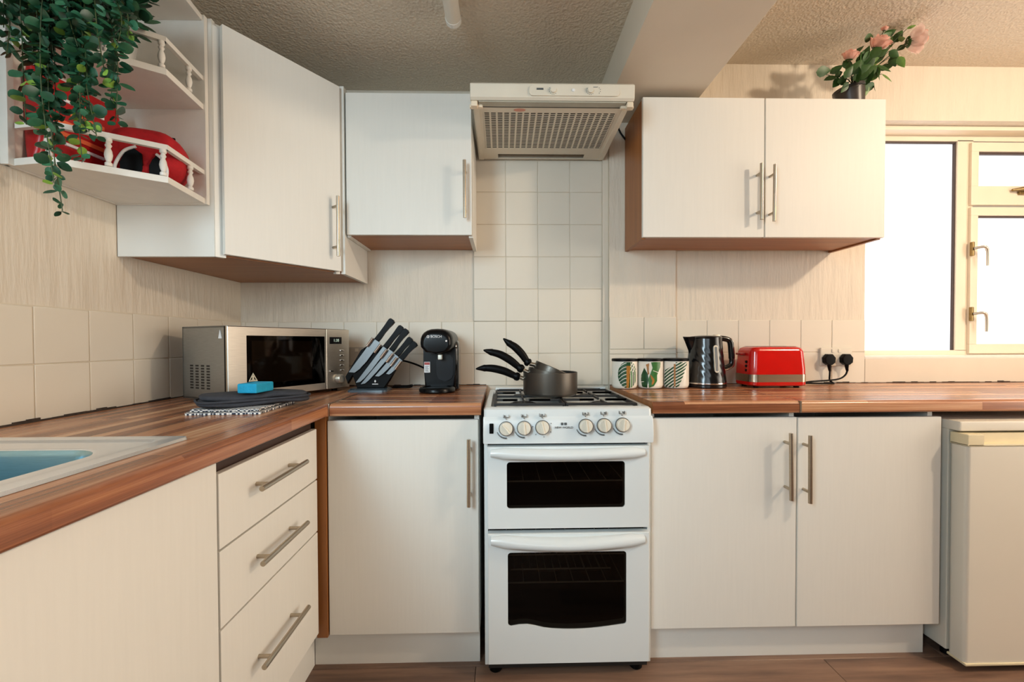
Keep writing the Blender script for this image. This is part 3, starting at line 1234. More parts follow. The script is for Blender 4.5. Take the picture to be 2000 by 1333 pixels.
for x in (HX0 + .014, HX1 - .014):
    b = NB()
    box(b, x - .012, x + .012, -.462, -.435, 1.946, 1.966, bev=.004)
    box(b, x - .018 if x < 0 else x - .03, x + .03 if x < 0 else x + .018, -.445, -.428, 1.95, 1.963, bev=.004)
    part('visor_hinge', b, plain('aged_cream_plastic', '#e6d6bd', .45) if x < 0 else bpy.data.materials['aged_cream_plastic'], hd)
b = NB()
lathe(b, [(0, 0), (.022, 0), (.022, .001), (0, .001)], n=20)
b.transform(T(.083, -.409, uz(-.409) - .001) @ Matrix.Scale(.45, 4, (0, 1, 0)))
part('faded_sticker', b, PRINT_R, hd)
b = NB()
tube(b, smoothpath([(.545, -.035, 2.10), (.560, -.034, 2.064), (.585, -.033, 2.03), (.61, -.032, 1.995), (.62, -.033, 1.96)], 4), .004, 8)
solo('power_cable', b, BLACKP, 'thin black cable running behind the brown side of the right wall cabinet', 'cable', (.58, -.033, 2.03))

# ================================================================== WALL UNITS
ZU0, ZU1 = 1.529, 2.089
uc = thing('wall_cabinet', 'small white single-door wall cabinet left of the extractor hood', 'wall cabinet', (-.35, -.15, ZU0))
YU = -.287
bm = NB()
box(bm, -.604, -.590, YU + DT + .002, -.003, ZU0 - .006, ZU1)
box(bm, -.118, -.102, YU + DT + .002, -.003, ZU0 - .006, ZU1)
box(bm, -.590, -.118, YU + DT + .002, -.003, ZU1 - .016, ZU1)
box(bm, -.590, -.118, -.012, -.003, ZU0 + .016, ZU1 - .016)
part('carcass', bm, WHITEP, uc)
part('base_panel', bx(-.5895, -.1185, YU + DT + .003, -.003, ZU0, ZU0 + .016), BROWNX, uc, label='brown underside')
d = door_y(uc, -.600, -.104, ZU0, ZU1, YU)
bar_handle(d, (-.130, YU - .034, 1.812), (-.129, YU - .034, 1.588), (0, -.034, 0))

ur = thing('wall_cabinet', 'white double-door wall cabinet with brown sides beside the window', 'wall cabinet', (1.08, -.15, 1.522))
RZ0, RZ1 = 1.522, 2.082
part('side_panel', bx(.584, .600, YU + DT + .003, -.028, RZ0 - .004, RZ1), BROWN, ur, label='brown side panel')
part('side_panel', bx(1.561, 1.577, YU + DT + .003, -.003, RZ0 - .004, RZ1), BROWN, ur)
bm = NB()
box(bm, .600, 1.561, YU + DT + .003, -.028, RZ1 - .016, RZ1)
box(bm, 1.072, 1.088, YU + DT + .003, -.028, RZ0 + .016, RZ1 - .016)
box(bm, .600, 1.561, -.034, -.028, RZ0 + .016, RZ1 - .016)
part('carcass', bm, WHITEP, ur)
part('base_panel', bx(.6005, 1.5605, YU + DT + .004, -.028, RZ0 + .002, RZ0 + .016), BROWNX, ur, label='brown underside')
d = door_y(ur, .583, 1.0775, RZ0, RZ1, YU)
bar_handle(d, (1.046, YU - .034, 1.806), (1.048, YU - .034, 1.584), (0, -.034, 0))
d = door_y(ur, 1.0825, 1.577, RZ0, RZ1, YU)
bar_handle(d, (1.1, YU - .034, 1.802), (1.098, YU - .034, 1.577), (0, -.034, 0))

# diagonal corner wall cabinet
cc = thing('corner_wall_cabinet', 'tall white corner wall cabinet with a diagonal door', 'wall cabinet', (-.95, -.3, 1.372))
CZ0, CZ1 = 1.373, 2.112
B, C_, D_ = Vector((-.6115, 0)), Vector((-.628, -.288)), Vector((-.885, -.638))
bm = NB()
box(bm, -.622, -.6065, -.288, -.003, CZ0, CZ1)
part('side_panel', bm, WHITEP, cc)
bm = NB()
box(bm, XL + .003, -.887, -.639, -.624, CZ0, CZ1)
part('end_panel', bm, WHITEP, cc)
poly = [(XL + .003, -.623), (-.893, -.623), (-.640, -.286), (-.6225, -.280), (-.6225, -.003), (XL + .003, -.003)]
bm = NB()
prism(bm, poly, 'z', CZ1 - .016, CZ1)
part('top_panel', bm, WHITEP, cc)
bm = NB()
prism(bm, poly, 'z', CZ0 + .006, CZ0 + .022)
part('base_panel', bm, BROWNX, cc, label='brown underside')
u = (C_ - D_).normalized()
nrm = Vector((u.y, -u.x))


def diag(b, t0, t1, n0, n1, z0, z1, bev=0):
    p = [D_ + u * t0 + nrm * n0, D_ + u * t1 + nrm * n0, D_ + u * t1 + nrm * n1, D_ + u * t0 + nrm * n1]
    return prism(b, [(q.x, q.y) for q in p], 'z', z0, z1, bev=bev)


L_ = (C_ - D_).length
part('stile', diag(NB(), .0, .030, -.018, -.001, CZ0, CZ1 - .016), WHITEP, cc)
part('stile', diag(NB(), L_ - .016, L_ + .002, -.018, -.001, CZ0, CZ1 - .016), WHITEP, cc)
bm = NB()
diag(bm, .020, L_ - .006, .001, .019, CZ0 + .008, CZ1 - .010, bev=.0025)
d = part('door', bm, DOOR, cc)
h0 = D_ + u * (L_ - .040) + nrm * .053
o3 = nrm * .034
bar_handle(d, (h0.x, h0.y, 1.660), (h0.x, h0.y, 1.432), (o3.x, o3.y, 0))

# open corner shelf unit
sh = thing('corner_shelf_unit', 'white open corner shelf with turned gallery rails beside the diagonal cabinet', 'shelf unit', (-1.05, -.78, 1.53))
spoly = [(XL + .012, -.655), (XL + .012, -.938), (-1.075, -.958), (-.885, -.828), (-.905, -.655)]
part('side_board', bx(XL + .003, -.899, -.655, -.6405, 1.532, 2.112), WHITE_PAINT, sh)
part('wall_board', bx(XL + .002, XL + .012, -.945, -.655, 1.532, 2.112), WHITE_PAINT, sh)
part('front_post', bx(XL + .002, XL + .022, -.953, -.936, 1.532, 2.112, bev=.002), WHITE_PAINT, sh)
for z in (1.533, 1.822, 2.094):
    b = NB()
    prism(b, spoly, 'z', z, z + .018, bev=.002)
    part('shelf_board', b, WHITE_PAINT, sh)
rp = [Vector((XL + .03, -.935)), Vector((-1.075, -.950)), Vector((-.892, -.824)), Vector((-.910, -.66))]
for z in (1.551, 1.840):
    b = NB()
    zt = z + .072
    for a, c in zip(rp, rp[1:]):
        t = (c - a).normalized()
        nn = Vector((-t.y, t.x)) * .006
        a2, c2 = a - t * .004, c + t * .004
        prism(b, [((a2 + nn).x, (a2 + nn).y), ((c2 + nn).x, (c2 + nn).y), ((c2 - nn).x, (c2 - nn).y), ((a2 - nn).x, (a2 - nn).y)], 'z', zt, zt + .013)
    part('gallery_rail', b, WHITE_PAINT, sh)
    for q in (rp[1], rp[1] * .52 + rp[2] * .48, rp[2] * .97 + rp[1] * .03, rp[2] * .35 + rp[3] * .65):
        b = NB()
        lathe(b, [(.004, 0), (.008, .002), (.008, .009), (.0045, .013), (.0075, .021), (.009, .030), (.0075, .040), (.0045, .048), (.0075, .054), (.0045, .060), (.008, .064), (.008, .072)], (q.x, q.y, z), 12)
        part('spindle', b, WHITE_PAINT, sh)

# ================================================================== FRIDGE
fx0, fx1 = 1.535, 2.085
fr = thing('fridge', 'white under-counter fridge beneath the window worktop', 'fridge', (1.81, -.35, 0))
part('body', bx(fx0 + .003, fx1 - .003, -.585, -.06, .035, .80, bev=.004), FRIDGE, fr)
part('lid', bx(fx0, fx1, -.625, -.055, .797, .831, bev=.006), FRIDGE, fr)
bm = NB()
loft(bm, [[(a, b, .032) for a, b in rrect(fx0 + .002, fx1 - .002, -.648, -.590, .012)], [(a, b, .752) for a, b in rrect(fx0, fx1, -.650, -.590, .012)]], cap0=True)
fd = part('door', bm, FRIDGE, fr)
part('door_foot_trim', bx(fx0, fx1, -.652, -.590, .026, .034, bev=.002), FRIDGE_H, fd)
bm = NB()
box(bm, fx0, fx0 + .055, -.651, -.592, .753, .792, bev=.003)
box(bm, fx0, fx1, -.651, -.592, .753, .760, bev=.002)
box(bm, fx0 + .05, fx1, -.625, -.592, .758, .791)
part('handle', bm, FRIDGE_H, fd, label='yellowed handle strip')
for x in (fx0 + .04, fx1 - .04):
    for y_ in (-.55, -.12):
        part('foot', lathe(NB(), [(0, 0), (.016, 0), (.016, .012), (.01, .036), (0, .036)], (x, y_, 0), 12), BLACKP, fr)

# ================================================================== MICROWAVE (local frame: x along the front, y into the corner)
mo = (-.875, -.608, .90)
mw = thing('microwave', 'stainless steel microwave oven angled across the worktop corner', 'microwave', mo, math.atan2(.456, .235))
MW, MD, MH = .505, .258, .258
bm = NB()
box(bm, .004, MW - .004, .014, MD, .010, .016)
box(bm, .004, MW - .004, .014, MD, MH - .006, MH)
box(bm, .004, .009, .014, MD, .010, MH, bev=.001)
box(bm, MW - .009, MW - .004, .014, MD, .010, MH)
box(bm, .004, MW - .004, MD - .006, MD, .010, MH)
part('case', bm, GREYB, mw, local=True)
bm = NB()
for i in range(4):
    for j in range(9):
        y_ = MD - .045 - .032 * i
        z = .045 + .0095 * j
        box(bm, .0035, .0055, y_ - .018, y_, z, z + .0058)
part('vent_slots', bm, BLACKM, mw, local=True, kind='stuff')
part('front_surround', bx(0.001, MW - .001, .004, .016, .010, MH - .001, bev=.003), BLACKP, mw, local=True)
dw = .385
bm = NB()
ww = (.062, dw - .006, .040, .226)
loft(bm, [[(0, .004, .013), (dw, .004, .013), (dw, .004, MH - .002), (0, .004, MH - .002)],
          [(0, -.004, .013), (dw, -.004, .013), (dw, -.004, MH - .002), (0, -.004, MH - .002)],
          [(.002, -.006, .015), (dw - .002, -.006, .015), (dw - .002, -.006, MH - .004), (.002, -.006, MH - .004)],
          [(ww[0], -.006, ww[2]), (ww[1], -.006, ww[2]), (ww[1], -.006, ww[3]), (ww[0], -.006, ww[3])],
          [(ww[0], .000, ww[2]), (ww[1], .000, ww[2]), (ww[1], .000, ww[3]), (ww[0], .000, ww[3])]], cap1=False)
md = part('door', bm, MWSTEEL, mw, local=True, smooth=20)
part('glass', bx(ww[0], ww[1], -.0045, -.001, ww[2], ww[3]), MWGLASS, md, local=True)
bm = NB()
gx = (ww[0] + .022, ww[1] - .055, ww[2] + .02, ww[3] - .018)
for k in range(4):
    if k < 2:
        x = gx[k]
        box(bm, x - .001, x + .001, -.0005, .003, gx[2], gx[3])
    else:
        z = gx[k]
        box(bm, gx[0], gx[1], -.0005, .003, z - .001, z + .001)
part('window_frame', bm, plain('warm_grey_print', '#7d7468', .4), md, local=True)
part('door_backing', bx(ww[0], ww[1], .0022, .0035, ww[2], ww[3]), BLACKP, md, local=True)
part('inner_screen', bx(gx[0], gx[1], .0012, .0022, gx[2], gx[3]), CAVITY2, md, local=True)


def tri_outline(b, cx, cz, s, y0, y1, hollow=True):
    P = [(cx - s, cz - s * .85), (cx + s, cz - s * .85), (cx, cz + s * .95)]
    if not hollow:
        prism(b, P, 'y', y0, y1)
        return
    k = .72
    m_ = (sum(p[0] for p in P) / 3, sum(p[1] for p in P) / 3)
    Q = [(m_[0] + (p[0] - m_[0]) * k, m_[1] + (p[1] - m_[1]) * k) for p in P]
    for i in range(3):
        j = (i + 1) % 3
        prism(b, [P[i], P[j], Q[j], Q[i]], 'y', y0, y1)


bm = NB()
tri_outline(bm, ww[0] + .022, ww[2] + .044, .016, -.0056, -.0044)
box(bm, ww[0] + .019, ww[0] + .025, -.0056, -.0044, ww[2] + .036, ww[2] + .050)
box(bm, ww[0] + .014, ww[0] + .030, -.0056, -.0044, ww[2] + .034, ww[2] + .036)
part('warning_triangle', bm, plain('pale_gold_print', '#c9bfa6', .4), md, local=True)
part('warning_label', bx(ww[0] + .008, ww[0] + .05, -.0056, -.0044, ww[2] + .010, ww[2] + .026), PRINT_K, md, local=True)
cp = part('control_panel', bx(dw + .002, MW, -.006, .004, .013, MH - .002, bev=.002), MWSTEEL, mw, local=True)
part('display', bx(dw + .018, dw + .078, -.0075, -.005, .196, .224), BLACKG, cp, local=True)
bm = text_bm('1:38', .017)
bm.transform(T(dw + .050, -.0078, .210) @ FACE_Y)
part('display_digits', bm, GREEN_LED, cp, local=True)
for k in range(5):
    part('button', bx(dw + .070, dw + .088, -.0105, -.005, .165 - .0205 * k, .171 - .0205 * k, bev=.0015), CHROME, cp, local=True)
part('button', bx(dw + .016, dw + .034, -.0105, -.005, .082, .088, bev=.0015), CHROME, cp, local=True)
bm = NB()
lathe(bm, [(0, .020), (.015, .020), (.0185, .016), (.019, 0), (.021, 0), (.021, -.003)], n=28, M=T(dw + .062, -.006, .052) @ Matrix.Rotation(PI / 2, 4, 'X'))
part('dial', bm, SILVER, cp, local=True)
bm = NB()
prism(bm, [(.030, MH - .042), (.048, MH - .042), (.039, MH - .014)], 'x', .0028, .0042)
part('warning_sticker', bm, PRINT_W, mw, local=True)
for x in (.04, MW - .04):
    for y_ in (.04, MD - .03):
        part('foot', lathe(NB(), [(0, .0002), (.012, .0002), (.012, .0105), (0, .0105)], (x, y_, 0), 12), BLACKP, mw, local=True)

# ---------------------------------------------------------------- tea towel, pad, sponge
tt = thing('tea_towel', 'navy and white checked tea towel folded under the dark oven glove', 'towel', (-.75, -.67, .9), math.radians(4))


def cloth(bm, x0, x1, y0, y1, z, th, amp, nx=26, ny=26, seed=1):
    rnd = random.Random(seed)
    ph = [rnd.uniform(0, 6) for _ in range(6)]
    def h(a, b):
        return amp * (math.sin(a * 55 + ph[0]) * .5 + math.sin(b * 48 + ph[1]) * .5 + math.sin((a + b) * 30 + ph[2]) + 2) / 4
    R = []
    for s in (0, 1):
        R.append([[bm.verts.new((x0 + (x1 - x0) * i / nx + .003 * math.sin(j * 1.3 + ph[3]), y0 + (y1 - y0) * j / ny + .003 * math.sin(i * 1.1 + ph[4]),
                                 z + (th + h(x0 + (x1 - x0) * i / nx, y0 + (y1 - y0) * j / ny) if s else .0006))) for i in range(nx + 1)] for j in range(ny + 1)])
    for s in (0, 1):
        for j in range(ny):
            for i in range(nx):
                bm.faces.new((R[s][j][i], R[s][j][i + 1], R[s][j + 1][i + 1], R[s][j + 1][i]))
    for j in range(ny):
        for i in (0, nx):
            bm.faces.new((R[0][j][i], R[0][j + 1][i], R[1][j + 1][i], R[1][j][i]))
    for i in range(nx):
        for j in (0, ny):
            bm.faces.new((R[0][j][i], R[0][j][i + 1], R[1][j][i + 1], R[1][j][i]))
    return bm


bm = cloth(NB(), -.125, .075, -.135, .112, 0, .006, .003)
part('cloth_fold', bm, CHECK, tt, local=True, smooth=60)
bm = cloth(NB(), -.115, .068, -.128, .106, .0085, .004, .003, seed=4)
part('cloth_fold', bm, CHECK, tt, local=True, smooth=60)

og = thing('oven_glove', 'padded charcoal oven glove lying folded in front of the microwave', 'oven glove', (-.745, -.675, .916), math.radians(38))


def pad(bm, L, Wd, z0, th, sk=0.0):
    n = 40
    rings = []
    for zf, ins in ((0, .014), (.12, .004), (.35, .0), (.65, .0), (.88, .005), (1, .018)):
        ring = []
        for k in range(n):
            t = 2 * PI * k / n
            c, s = math.cos(t), math.sin(t)
            e = .55
            px = math.copysign(abs(c) ** e, c) * (L / 2 - ins)
            py = math.copysign(abs(s) ** e, s) * (Wd / 2 * (1 - .18 * c) - ins)
            ring.append((px, py + sk * px * px * 4, z0 + zf * th + .003 * math.sin(px * 35)))
        rings.append(ring)
    # domed top
    top = [(p[0] * .6, p[1] * .6, z0 + th * 1.12 + .002 * math.sin(p[0] * 40)) for p in rings[-1]]
    rings.append(top)
    return loft(bm, rings, cap0=True)


part('lower_pad', pad(NB(), .30, .145, .0, .017), FABRIC, og, local=True, smooth=80)
part('upper_pad', pad(NB(), .285, .135, .0165, .017), FABRIC, og, local=True, smooth=80)
b = NB()
for zz in (.017,):
    ring = []
    n = 40
    for k in range(n + 1):
        t = 2 * PI * k / n
        c, s = math.cos(t), math.sin(t)
        ring.append((math.copysign(abs(c) ** .55, c) * .151, math.copysign(abs(s) ** .55, s) * .0735 * (1 - .18 * c), zz))
    tube(b, ring, .0035, 8)
part('piping', b, FABRIC, og, local=True)

sp = thing('sponge', 'bright blue sponge block lying on the charcoal oven glove', 'sponge', (-.726, -.708, .9535), math.radians(-4))
bm = NB()
box(bm, -.029, .029, -.043, .043, 0, .028, bev=.004, seg=3)
part('foam_block', bm, BLUE, sp, local=True)

# ---------------------------------------------------------------- knife block and knives
kb = thing('knife_block', 'black slanted knife stand with a clear base beside the microwave', 'knife block', (-.50, -.21, .9))
bm = NB()
prism(bm, [(-.535, 1.100), (-.516, 1.112), (-.402, 1.022), (-.421, .998), (-.457, .945), (-.468, .914), (-.582, .914), (-.600, .968)], 'y', -.238, -.200, bev=.004)
part('slab', bm, BLACKP, kb)
bm = NB()
prism(bm, [(-.570, 1.07), (-.548, 1.085), (-.590, .99), (-.625, .93), (-.635, .96)], 'y', -.222, -.198, bev=.003)
part('back_support', bm, BLACKP, kb)
bm = NB()
loft(bm, [[(a, b, .9005) for a, b in rrect(-.612, -.452, -.278, -.165, .02)], [(a, b, .908) for a, b in rrect(-.612, -.452, -.278, -.165, .02)], [(a, b, .9145) for a, b in rrect(-.605, -.462, -.268, -.175, .02)]], cap0=True)
part('base', bm, ACRYLIC, kb)
bm = NB()
prism(bm, [(-.511, .942), (-.507, .948), (-.503, .942), (-.507, .936)], 'y', -.2398, -.2385)
box(bm, -.519, -.495, -.2398, -.2385, .929, .932)
part('emblem', bm, PRINT_W, kb)
knives = [((-.433, 1.196), (-.496, 1.11), (-.598, .972), .034, 'longest knife with the highest black handle, outermost by the microwave'),
          ((-.395, 1.168), (-.462, 1.08), (-.575, .932), .021, 'black handled knife second from the microwave in the stand'),
          ((-.375, 1.155), (-.437, 1.068), (-.556, .926), .019, 'middle black handled knife of the five in the stand'),
          ((-.358, 1.12), (-.416, 1.049), (-.497, .958), .021, 'short black handled knife second from the coffee machine side'),
          ((-.34, 1.102), (-.399, 1.033), (-.453, .968), .018, 'smallest black handled knife, nearest the coffee machine')]
YK = -.248
for tip, bas, end, bw, lab in knives:
    k = thing('kitchen_knife', lab, 'knife', (bas[0], YK, bas[1]), group='knives in the knife stand')
    tip, bas, end = Vector(tip), Vector(bas), Vector(end)
    d1 = (tip - bas).normalized()
    n1 = Vector((-d1.y, d1.x))            # towards upper left
    Lh = (tip - bas).length
    # handle: slim waist, flared pointed butt, curved belly
    prof = [(0, .011, -.010), (.15, .0095, -.0105), (.4, .0085, -.0095), (.65, .0085, -.0115), (.85, .0095, -.0155), (.95, .010, -.017), (1.0, .006, -.008)]
    up_ = [bas + d1 * (Lh * t) + n1 * a for t, a, b_ in prof]
    lo_ = [bas + d1 * (Lh * t) + n1 * b_ for t, a, b_ in prof]
    pts = [(p.x, p.y) for p in up_] + [(p.x, p.y) for p in lo_[::-1]]
    part('handle', prism(NB(), pts, 'y', YK - .010, YK + .010, bev=.003), BLACKP, k)
    d2 = (end - bas).normalized()
    n2 = Vector((-d2.y, d2.x))            # towards lower right
    Lb = (end - bas).length
    pr2 = [(0, 0.5), (.55, .5), (.8, .36), (.93, .15), (1, -.42)]
    sp_ = [bas + d2 * (Lb * t) - n2 * bw * .45 for t, _ in pr2]
    ed_ = [bas + d2 * (Lb * t) + n2 * bw * e for t, e in pr2]
    pts = [(p.x, p.y) for p in sp_] + [(p.x, p.y) for p in ed_[::-1]]
    part('blade', prism(NB(), pts, 'y', YK - .0015, YK + .0015), BLADE, k)
dcl = Vector((-.105, -.14)).normalized()
for (x, z) in ((-.521, 1.103), (-.490, 1.077), (-.466, 1.055), (-.442, 1.038), (-.425, 1.023), (-.407, 1.009)):
    a, c = Vector((x, z)) - dcl * .021, Vector((x, z)) + dcl * .021
    b = NB()
    cyl(b, (a.x, -.258, a.y), (c.x, -.258, c.y), .0055, 16)
    box(b, x - .002, x + .002, -.256, -.236, z - .002, z + .002)
    part('clip', b, CHROME, kb)

# wall socket behind the knives
so = thing('wall_socket', 'pale double wall socket half hidden behind the knife stand', 'socket', (-.617, -.006, 1.04))
part('faceplate', bx(-.690, -.544, -.017, -.0065, .995, 1.081, bev=.003), plain('grey_socket_plastic', '#b5aca0', .4), so)
for x in (-.655, -.585):
    part('switch', bx(x - .008, x + .008, -.0185, -.016, 1.06, 1.074, bev=.001), ENAMEL_W, so)

# ---------------------------------------------------------------- coffee machine
cm = thing('coffee_machine', 'small black capsule coffee machine between knife stand and cooker', 'coffee machine', (-.247, -.2, .9))
cxm = -.246
bm = NB()
out = []
for k in range(13):
    a = PI * k / 12
    out.append((cxm + .066 * math.copysign(abs(math.cos(a)) ** .75, math.cos(a)), 1.100 + .056 * math.sin(a) ** .8))
pts = [(cxm + .063, .912)] + [(cxm + .066, 1.0)] + out + [(cxm - .066, 1.0), (cxm - .060, .912)]
prism(bm, pts, 'y', -.225, -.085, bev=.008, seg=3)
part('body', bm, BLACKC, cm, smooth=60)
bm = NB()
rings = []
for yy, s, dz in ((-.224, 1.0, 0), (-.27, 1.0, .0), (-.298, .97, -.003), (-.312, .88, -.008), (-.318, .7, -.014)):
    ring = []
    for p in out:
        ring.append((cxm + (p[0] - cxm) * s, yy, 1.075 + (p[1] - 1.075) * s + dz * .3))
    for t in (0, .25, .5, .75, 1):
        a = PI + PI * t
        ring.append((cxm + .064 * s * math.cos(a), yy, 1.083 + .030 * s * math.sin(a)))
    rings.append(ring)
loft(bm, rings, cap0=True)
hdm = part('head', bm, BLACKC, cm, smooth=70)
bm = text_bm('BOSCH', .0135)
bm.transform(T(cxm + .002, -.3205, 1.123) @ FACE_Y)
part('lettering', bm, PRINT_W, hdm)
bm = NB()
lathe(bm, [(.0042, 0), (.0055, 0), (.0055, .001), (.0042, .001), (.0042, 0)], n=16, M=T(cxm - .030, -.320, 1.123) @ Matrix.Rotation(PI / 2, 4, 'X'))
box(bm, cxm - .031, cxm - .029, -.321, -.3195, 1.119, 1.127)
part('emblem', bm, PRINT_W, hdm)
bm = NB()
lathe(bm, [(0, .002), (.0035, .002), (.004, 0)], n=12, M=T(cxm + .041, -.3165, 1.106) @ Matrix.Rotation(PI / 2, 4, 'X'))
part('start_button', bm, PRINT_W, hdm)
bm = NB()
prism(bm, rrect(cxm - .012, cxm + .058, .94, 1.055, .03), 'y', -.2285, -.222, bev=.002)
part('front_panel', bm, GREYD, cm)
part('spout', bx(cxm + .0, cxm + .018, -.272, -.245, 1.030, 1.052, bev=.003), SILVER, cm)
bm = NB()
lathe(bm, [(0, .9005), (.066, .9005), (.072, .905), (.072, .915), (.066, .922), (.060, .922), (.057, .918), (0, .918)], n=36)
bm.transform(T(cxm - .002, -.275, 0) @ Matrix.Scale(1.05, 4, (0, 1, 0)))
part('drip_tray', bm, BLACKC, cm, smooth=50)
part('base', bx(cxm - .060, cxm + .062, -.24, -.085, .9005, .916, bev=.004), BLACKC, cm)
bm = NB()
rings = []
for z, s in ((.905, 1), (1.06, 1), (1.095, .92), (1.108, .7)):
    rings.append([(cxm + .050 + a * s, -.150 + b * s, z) for a, b in rrect(-.028, .028, -.058, .058, .02)])
loft(bm, rings, cap0=True)
part('water_tank', bm, plain('smoked_tank', '#17191c', .08, coat=.4), cm, smooth=50)
stk = part('energy_label', bx(cxm - .062, cxm - .038, -.2305, -.2252, .976, 1.02), PRINT_W, cm)
part('label_band', bx(cxm - .061, cxm - .039, -.2312, -.2302, 1.008, 1.018), plain('red_label_band', '#b5473f', .5), stk)
bm = NB()
for k in range(5):
    box(bm, cxm - .058, cxm - .043 - .003 * (k % 2), -.2312, -.2302, .9805 + .005 * k, .9825 + .005 * k)
part('label_lines', bm, PRINT_K, stk, kind='stuff')
b = NB()
tube(b, smoothpath([(-.29, -.10, .965), (-.33, -.09, .985), (-.38, -.075, 1.005), (-.44, -.06, 1.02), (-.53, -.04, 1.03), (-.585, -.022, 1.035)], 5), .0042, 8)
tube(b, smoothpath([(-.47, -.10, .906), (-.42, -.09, .9055), (-.385, -.1, .912), (-.39, -.12, .9055), (-.44, -.125, .905), (-.5, -.11, .905)], 5), .0035, 8)
part('power_cord', b, BLACKP, cm)


# ---------------------------------------------------------------- saucepans
def saucepan(label, c, r, h, tilt, handle, wall=.0035):
    t = thing('saucepan', label, 'saucepan', c, group='saucepans nested on the hob')
    M = Matrix.Rotation(tilt, 4, 'Y')
    b = NB()
    lathe(b, [(0, 0), (r - .012, 0), (r - .004, .003), (r, .012), (r, h), (r - .001, h + .0015), (r - wall, h)], n=48)
    b.transform(M)
    part('pan_body', b, PANM, t, local=True, smooth=50)
    b = NB()
    lathe(b, [(r - wall, h), (r - wall, .014), (r - .014, .004), (0, .004)], n=48)
    b.transform(M)
    part('lining', b, PANIN, t, local=True, smooth=50)
    hp = [Vector(p) - Vector(c) for p in handle]
    b = NB()
    q = M @ Vector((-r + .001, 0, h * .72))
    d_ = (hp[0] - q)
    tube(b, [q, q + d_ * .5, hp[0]], [.0085, .008, .0085], 12)
    part('ferrule', b, STEEL, t, local=True)
    b = NB()
    path = smoothpath(hp, 5)
    n = len(path)
    rs = []
    for i in range(n):
        s = i / (n - 1)
        rs.append(.0135 if s < .06 else (.0165 if s < .18 else (.0125 + .003 * math.sin(PI * (s - .18) / .62) if s < .8 else .0135 - .0115 * (s - .8) / .2)))
    tube(b, path, rs, 12, flat=.85)
    part('handle', b, BLACKP, t, local=True, smooth=60)
    return t


PY = -.345
saucepan('largest grey saucepan standing upright on the front burner', (.201, PY, .8948), .105, .088, 0,
         [(.082, PY, .964), (.062, PY, .970), (.025, PY, .987), (-.018, PY, .998), (-.055, PY, 1.000), (-.088, PY, .997)])
saucepan('middle sized grey saucepan tilted inside the largest pan', (.190, PY, .915), .088, .072, math.radians(11),
         [(.096, PY, .992), (.078, PY, 1.004), (.046, PY, 1.030), (.008, PY, 1.052), (-.028, PY, 1.062), (-.058, PY, 1.070)])
saucepan('smallest grey saucepan tipped steeply on top of the nested pans', (.190, PY, .944), .072, .060, math.radians(23),
         [(.121, PY, 1.016), (.109, PY, 1.028), (.091, PY, 1.054), (.066, PY, 1.080), (.042, PY, 1.096), (.019, PY, 1.115)])

# ---------------------------------------------------------------- canisters
CR = .0535


def canister(cx, cy, label, fn):
    t = thing('canister', label, 'canister', (cx, cy, .9), group='leaf patterned canisters beside the cooker')
    b = NB()
    lathe(b, [(0, 0.0005), (CR - .014, .0005), (CR - .004, .005), (CR, .016), (CR, .116), (CR - .002, .118), (CR - .004, .118)], n=48)
    part('jar', b, CERAMIC, t, local=True, smooth=50)
    b = NB()
    lathe(b, [(CR - .003, .1165), (CR + .001, .1175), (CR + .001, .127), (CR - .002, .1285), (0, .1285)], n=48)
    part('lid', b, BLACKP, t, local=True, smooth=40)
    cells = {}
    n = 100
    st_ = .0011
    for i in range(-n // 2, n // 2):
        for j in range(n):
            s, z = (i + .5) * st_, .006 + (j + .5) * st_
            if z > .115:
                continue
            c = fn(s, z)
            if c:
                cells.setdefault(c, []).append((i, j))
    face = math.atan2(-2.02 - cy, .0147 - cx)
    for c, lst in cells.items():
        b = NB()
        vd = {}

        def V(i, j):
            if (i, j) not in vd:
                s, z = i * st_, .006 + j * st_
                rr_ = (CR if z > .016 else CR - .004 + .004 * (z - .005) / .011) + .0003
                a = face + s / CR
                vd[(i, j)] = b.verts.new((rr_ * math.cos(a), rr_ * math.sin(a), z))
            return vd[(i, j)]
        for i, j in lst:
            b.faces.new((V(i, j), V(i + 1, j), V(i + 1, j + 1), V(i, j + 1)))
        part('leaf_print', b, {'g': PRINT_G, 'h': PRINT_G2, 'b': PRINT_B}[c], t, local=True)
    return t


def inpoly(x, y, P):
    r = False
    for i in range(len(P)):
        (x1, y1), (x2, y2) = P[i], P[i - 1]
        if (y1 > y) != (y2 > y) and x < (x2 - x1) * (y - y1) / (y2 - y1) + x1:
            r = not r
    return r


def f_monstera(s, z):
    x, y_ = (s - .015) / .043, (z - .062) / .057
    if x * x + y_ * y_ > 1:
        return None
    if -.16 < x < .16 + .1 * y_:
        return 'b' if y_ < .65 else 'g'
    if x < 0:
        w = (y_ + x * x * .55 + .08 * x) * 3.6
        return None if (w - math.floor(w)) < .2 and x > -.9 else 'g'
    w = (x + .25 * y_ * (y_ > 0)) * 4.6
    w2 = (y_ - x) * 3
    if (w - math.floor(w)) < .28 or (y_ > .2 and (w2 - math.floor(w2)) < .3):
        return None
    return 'h' if (math.floor(w) % 2) else 'g'


c2 = lambda P, xc: [((x - xc) * .0002, (800 - y_) * .0002) for x, y_ in P]
LA = c2([(880, 350), (960, 480), (970, 600), (940, 770), (830, 760), (800, 620), (810, 500)], 1000)
LB = c2([(1020, 230), (1240, 220), (1230, 330), (1150, 500), (1150, 620), (1080, 730), (980, 770), (960, 600), (1010, 460), (1050, 350)], 1000)
LC = c2([(1000, 480), (1040, 520), (1085, 580), (1090, 640), (1060, 700), (1030, 700), (1045, 620), (1020, 560)], 1000)
LD = c2([(915, 280), (985, 250), (975, 400), (985, 480), (955, 490), (930, 330)], 1000)


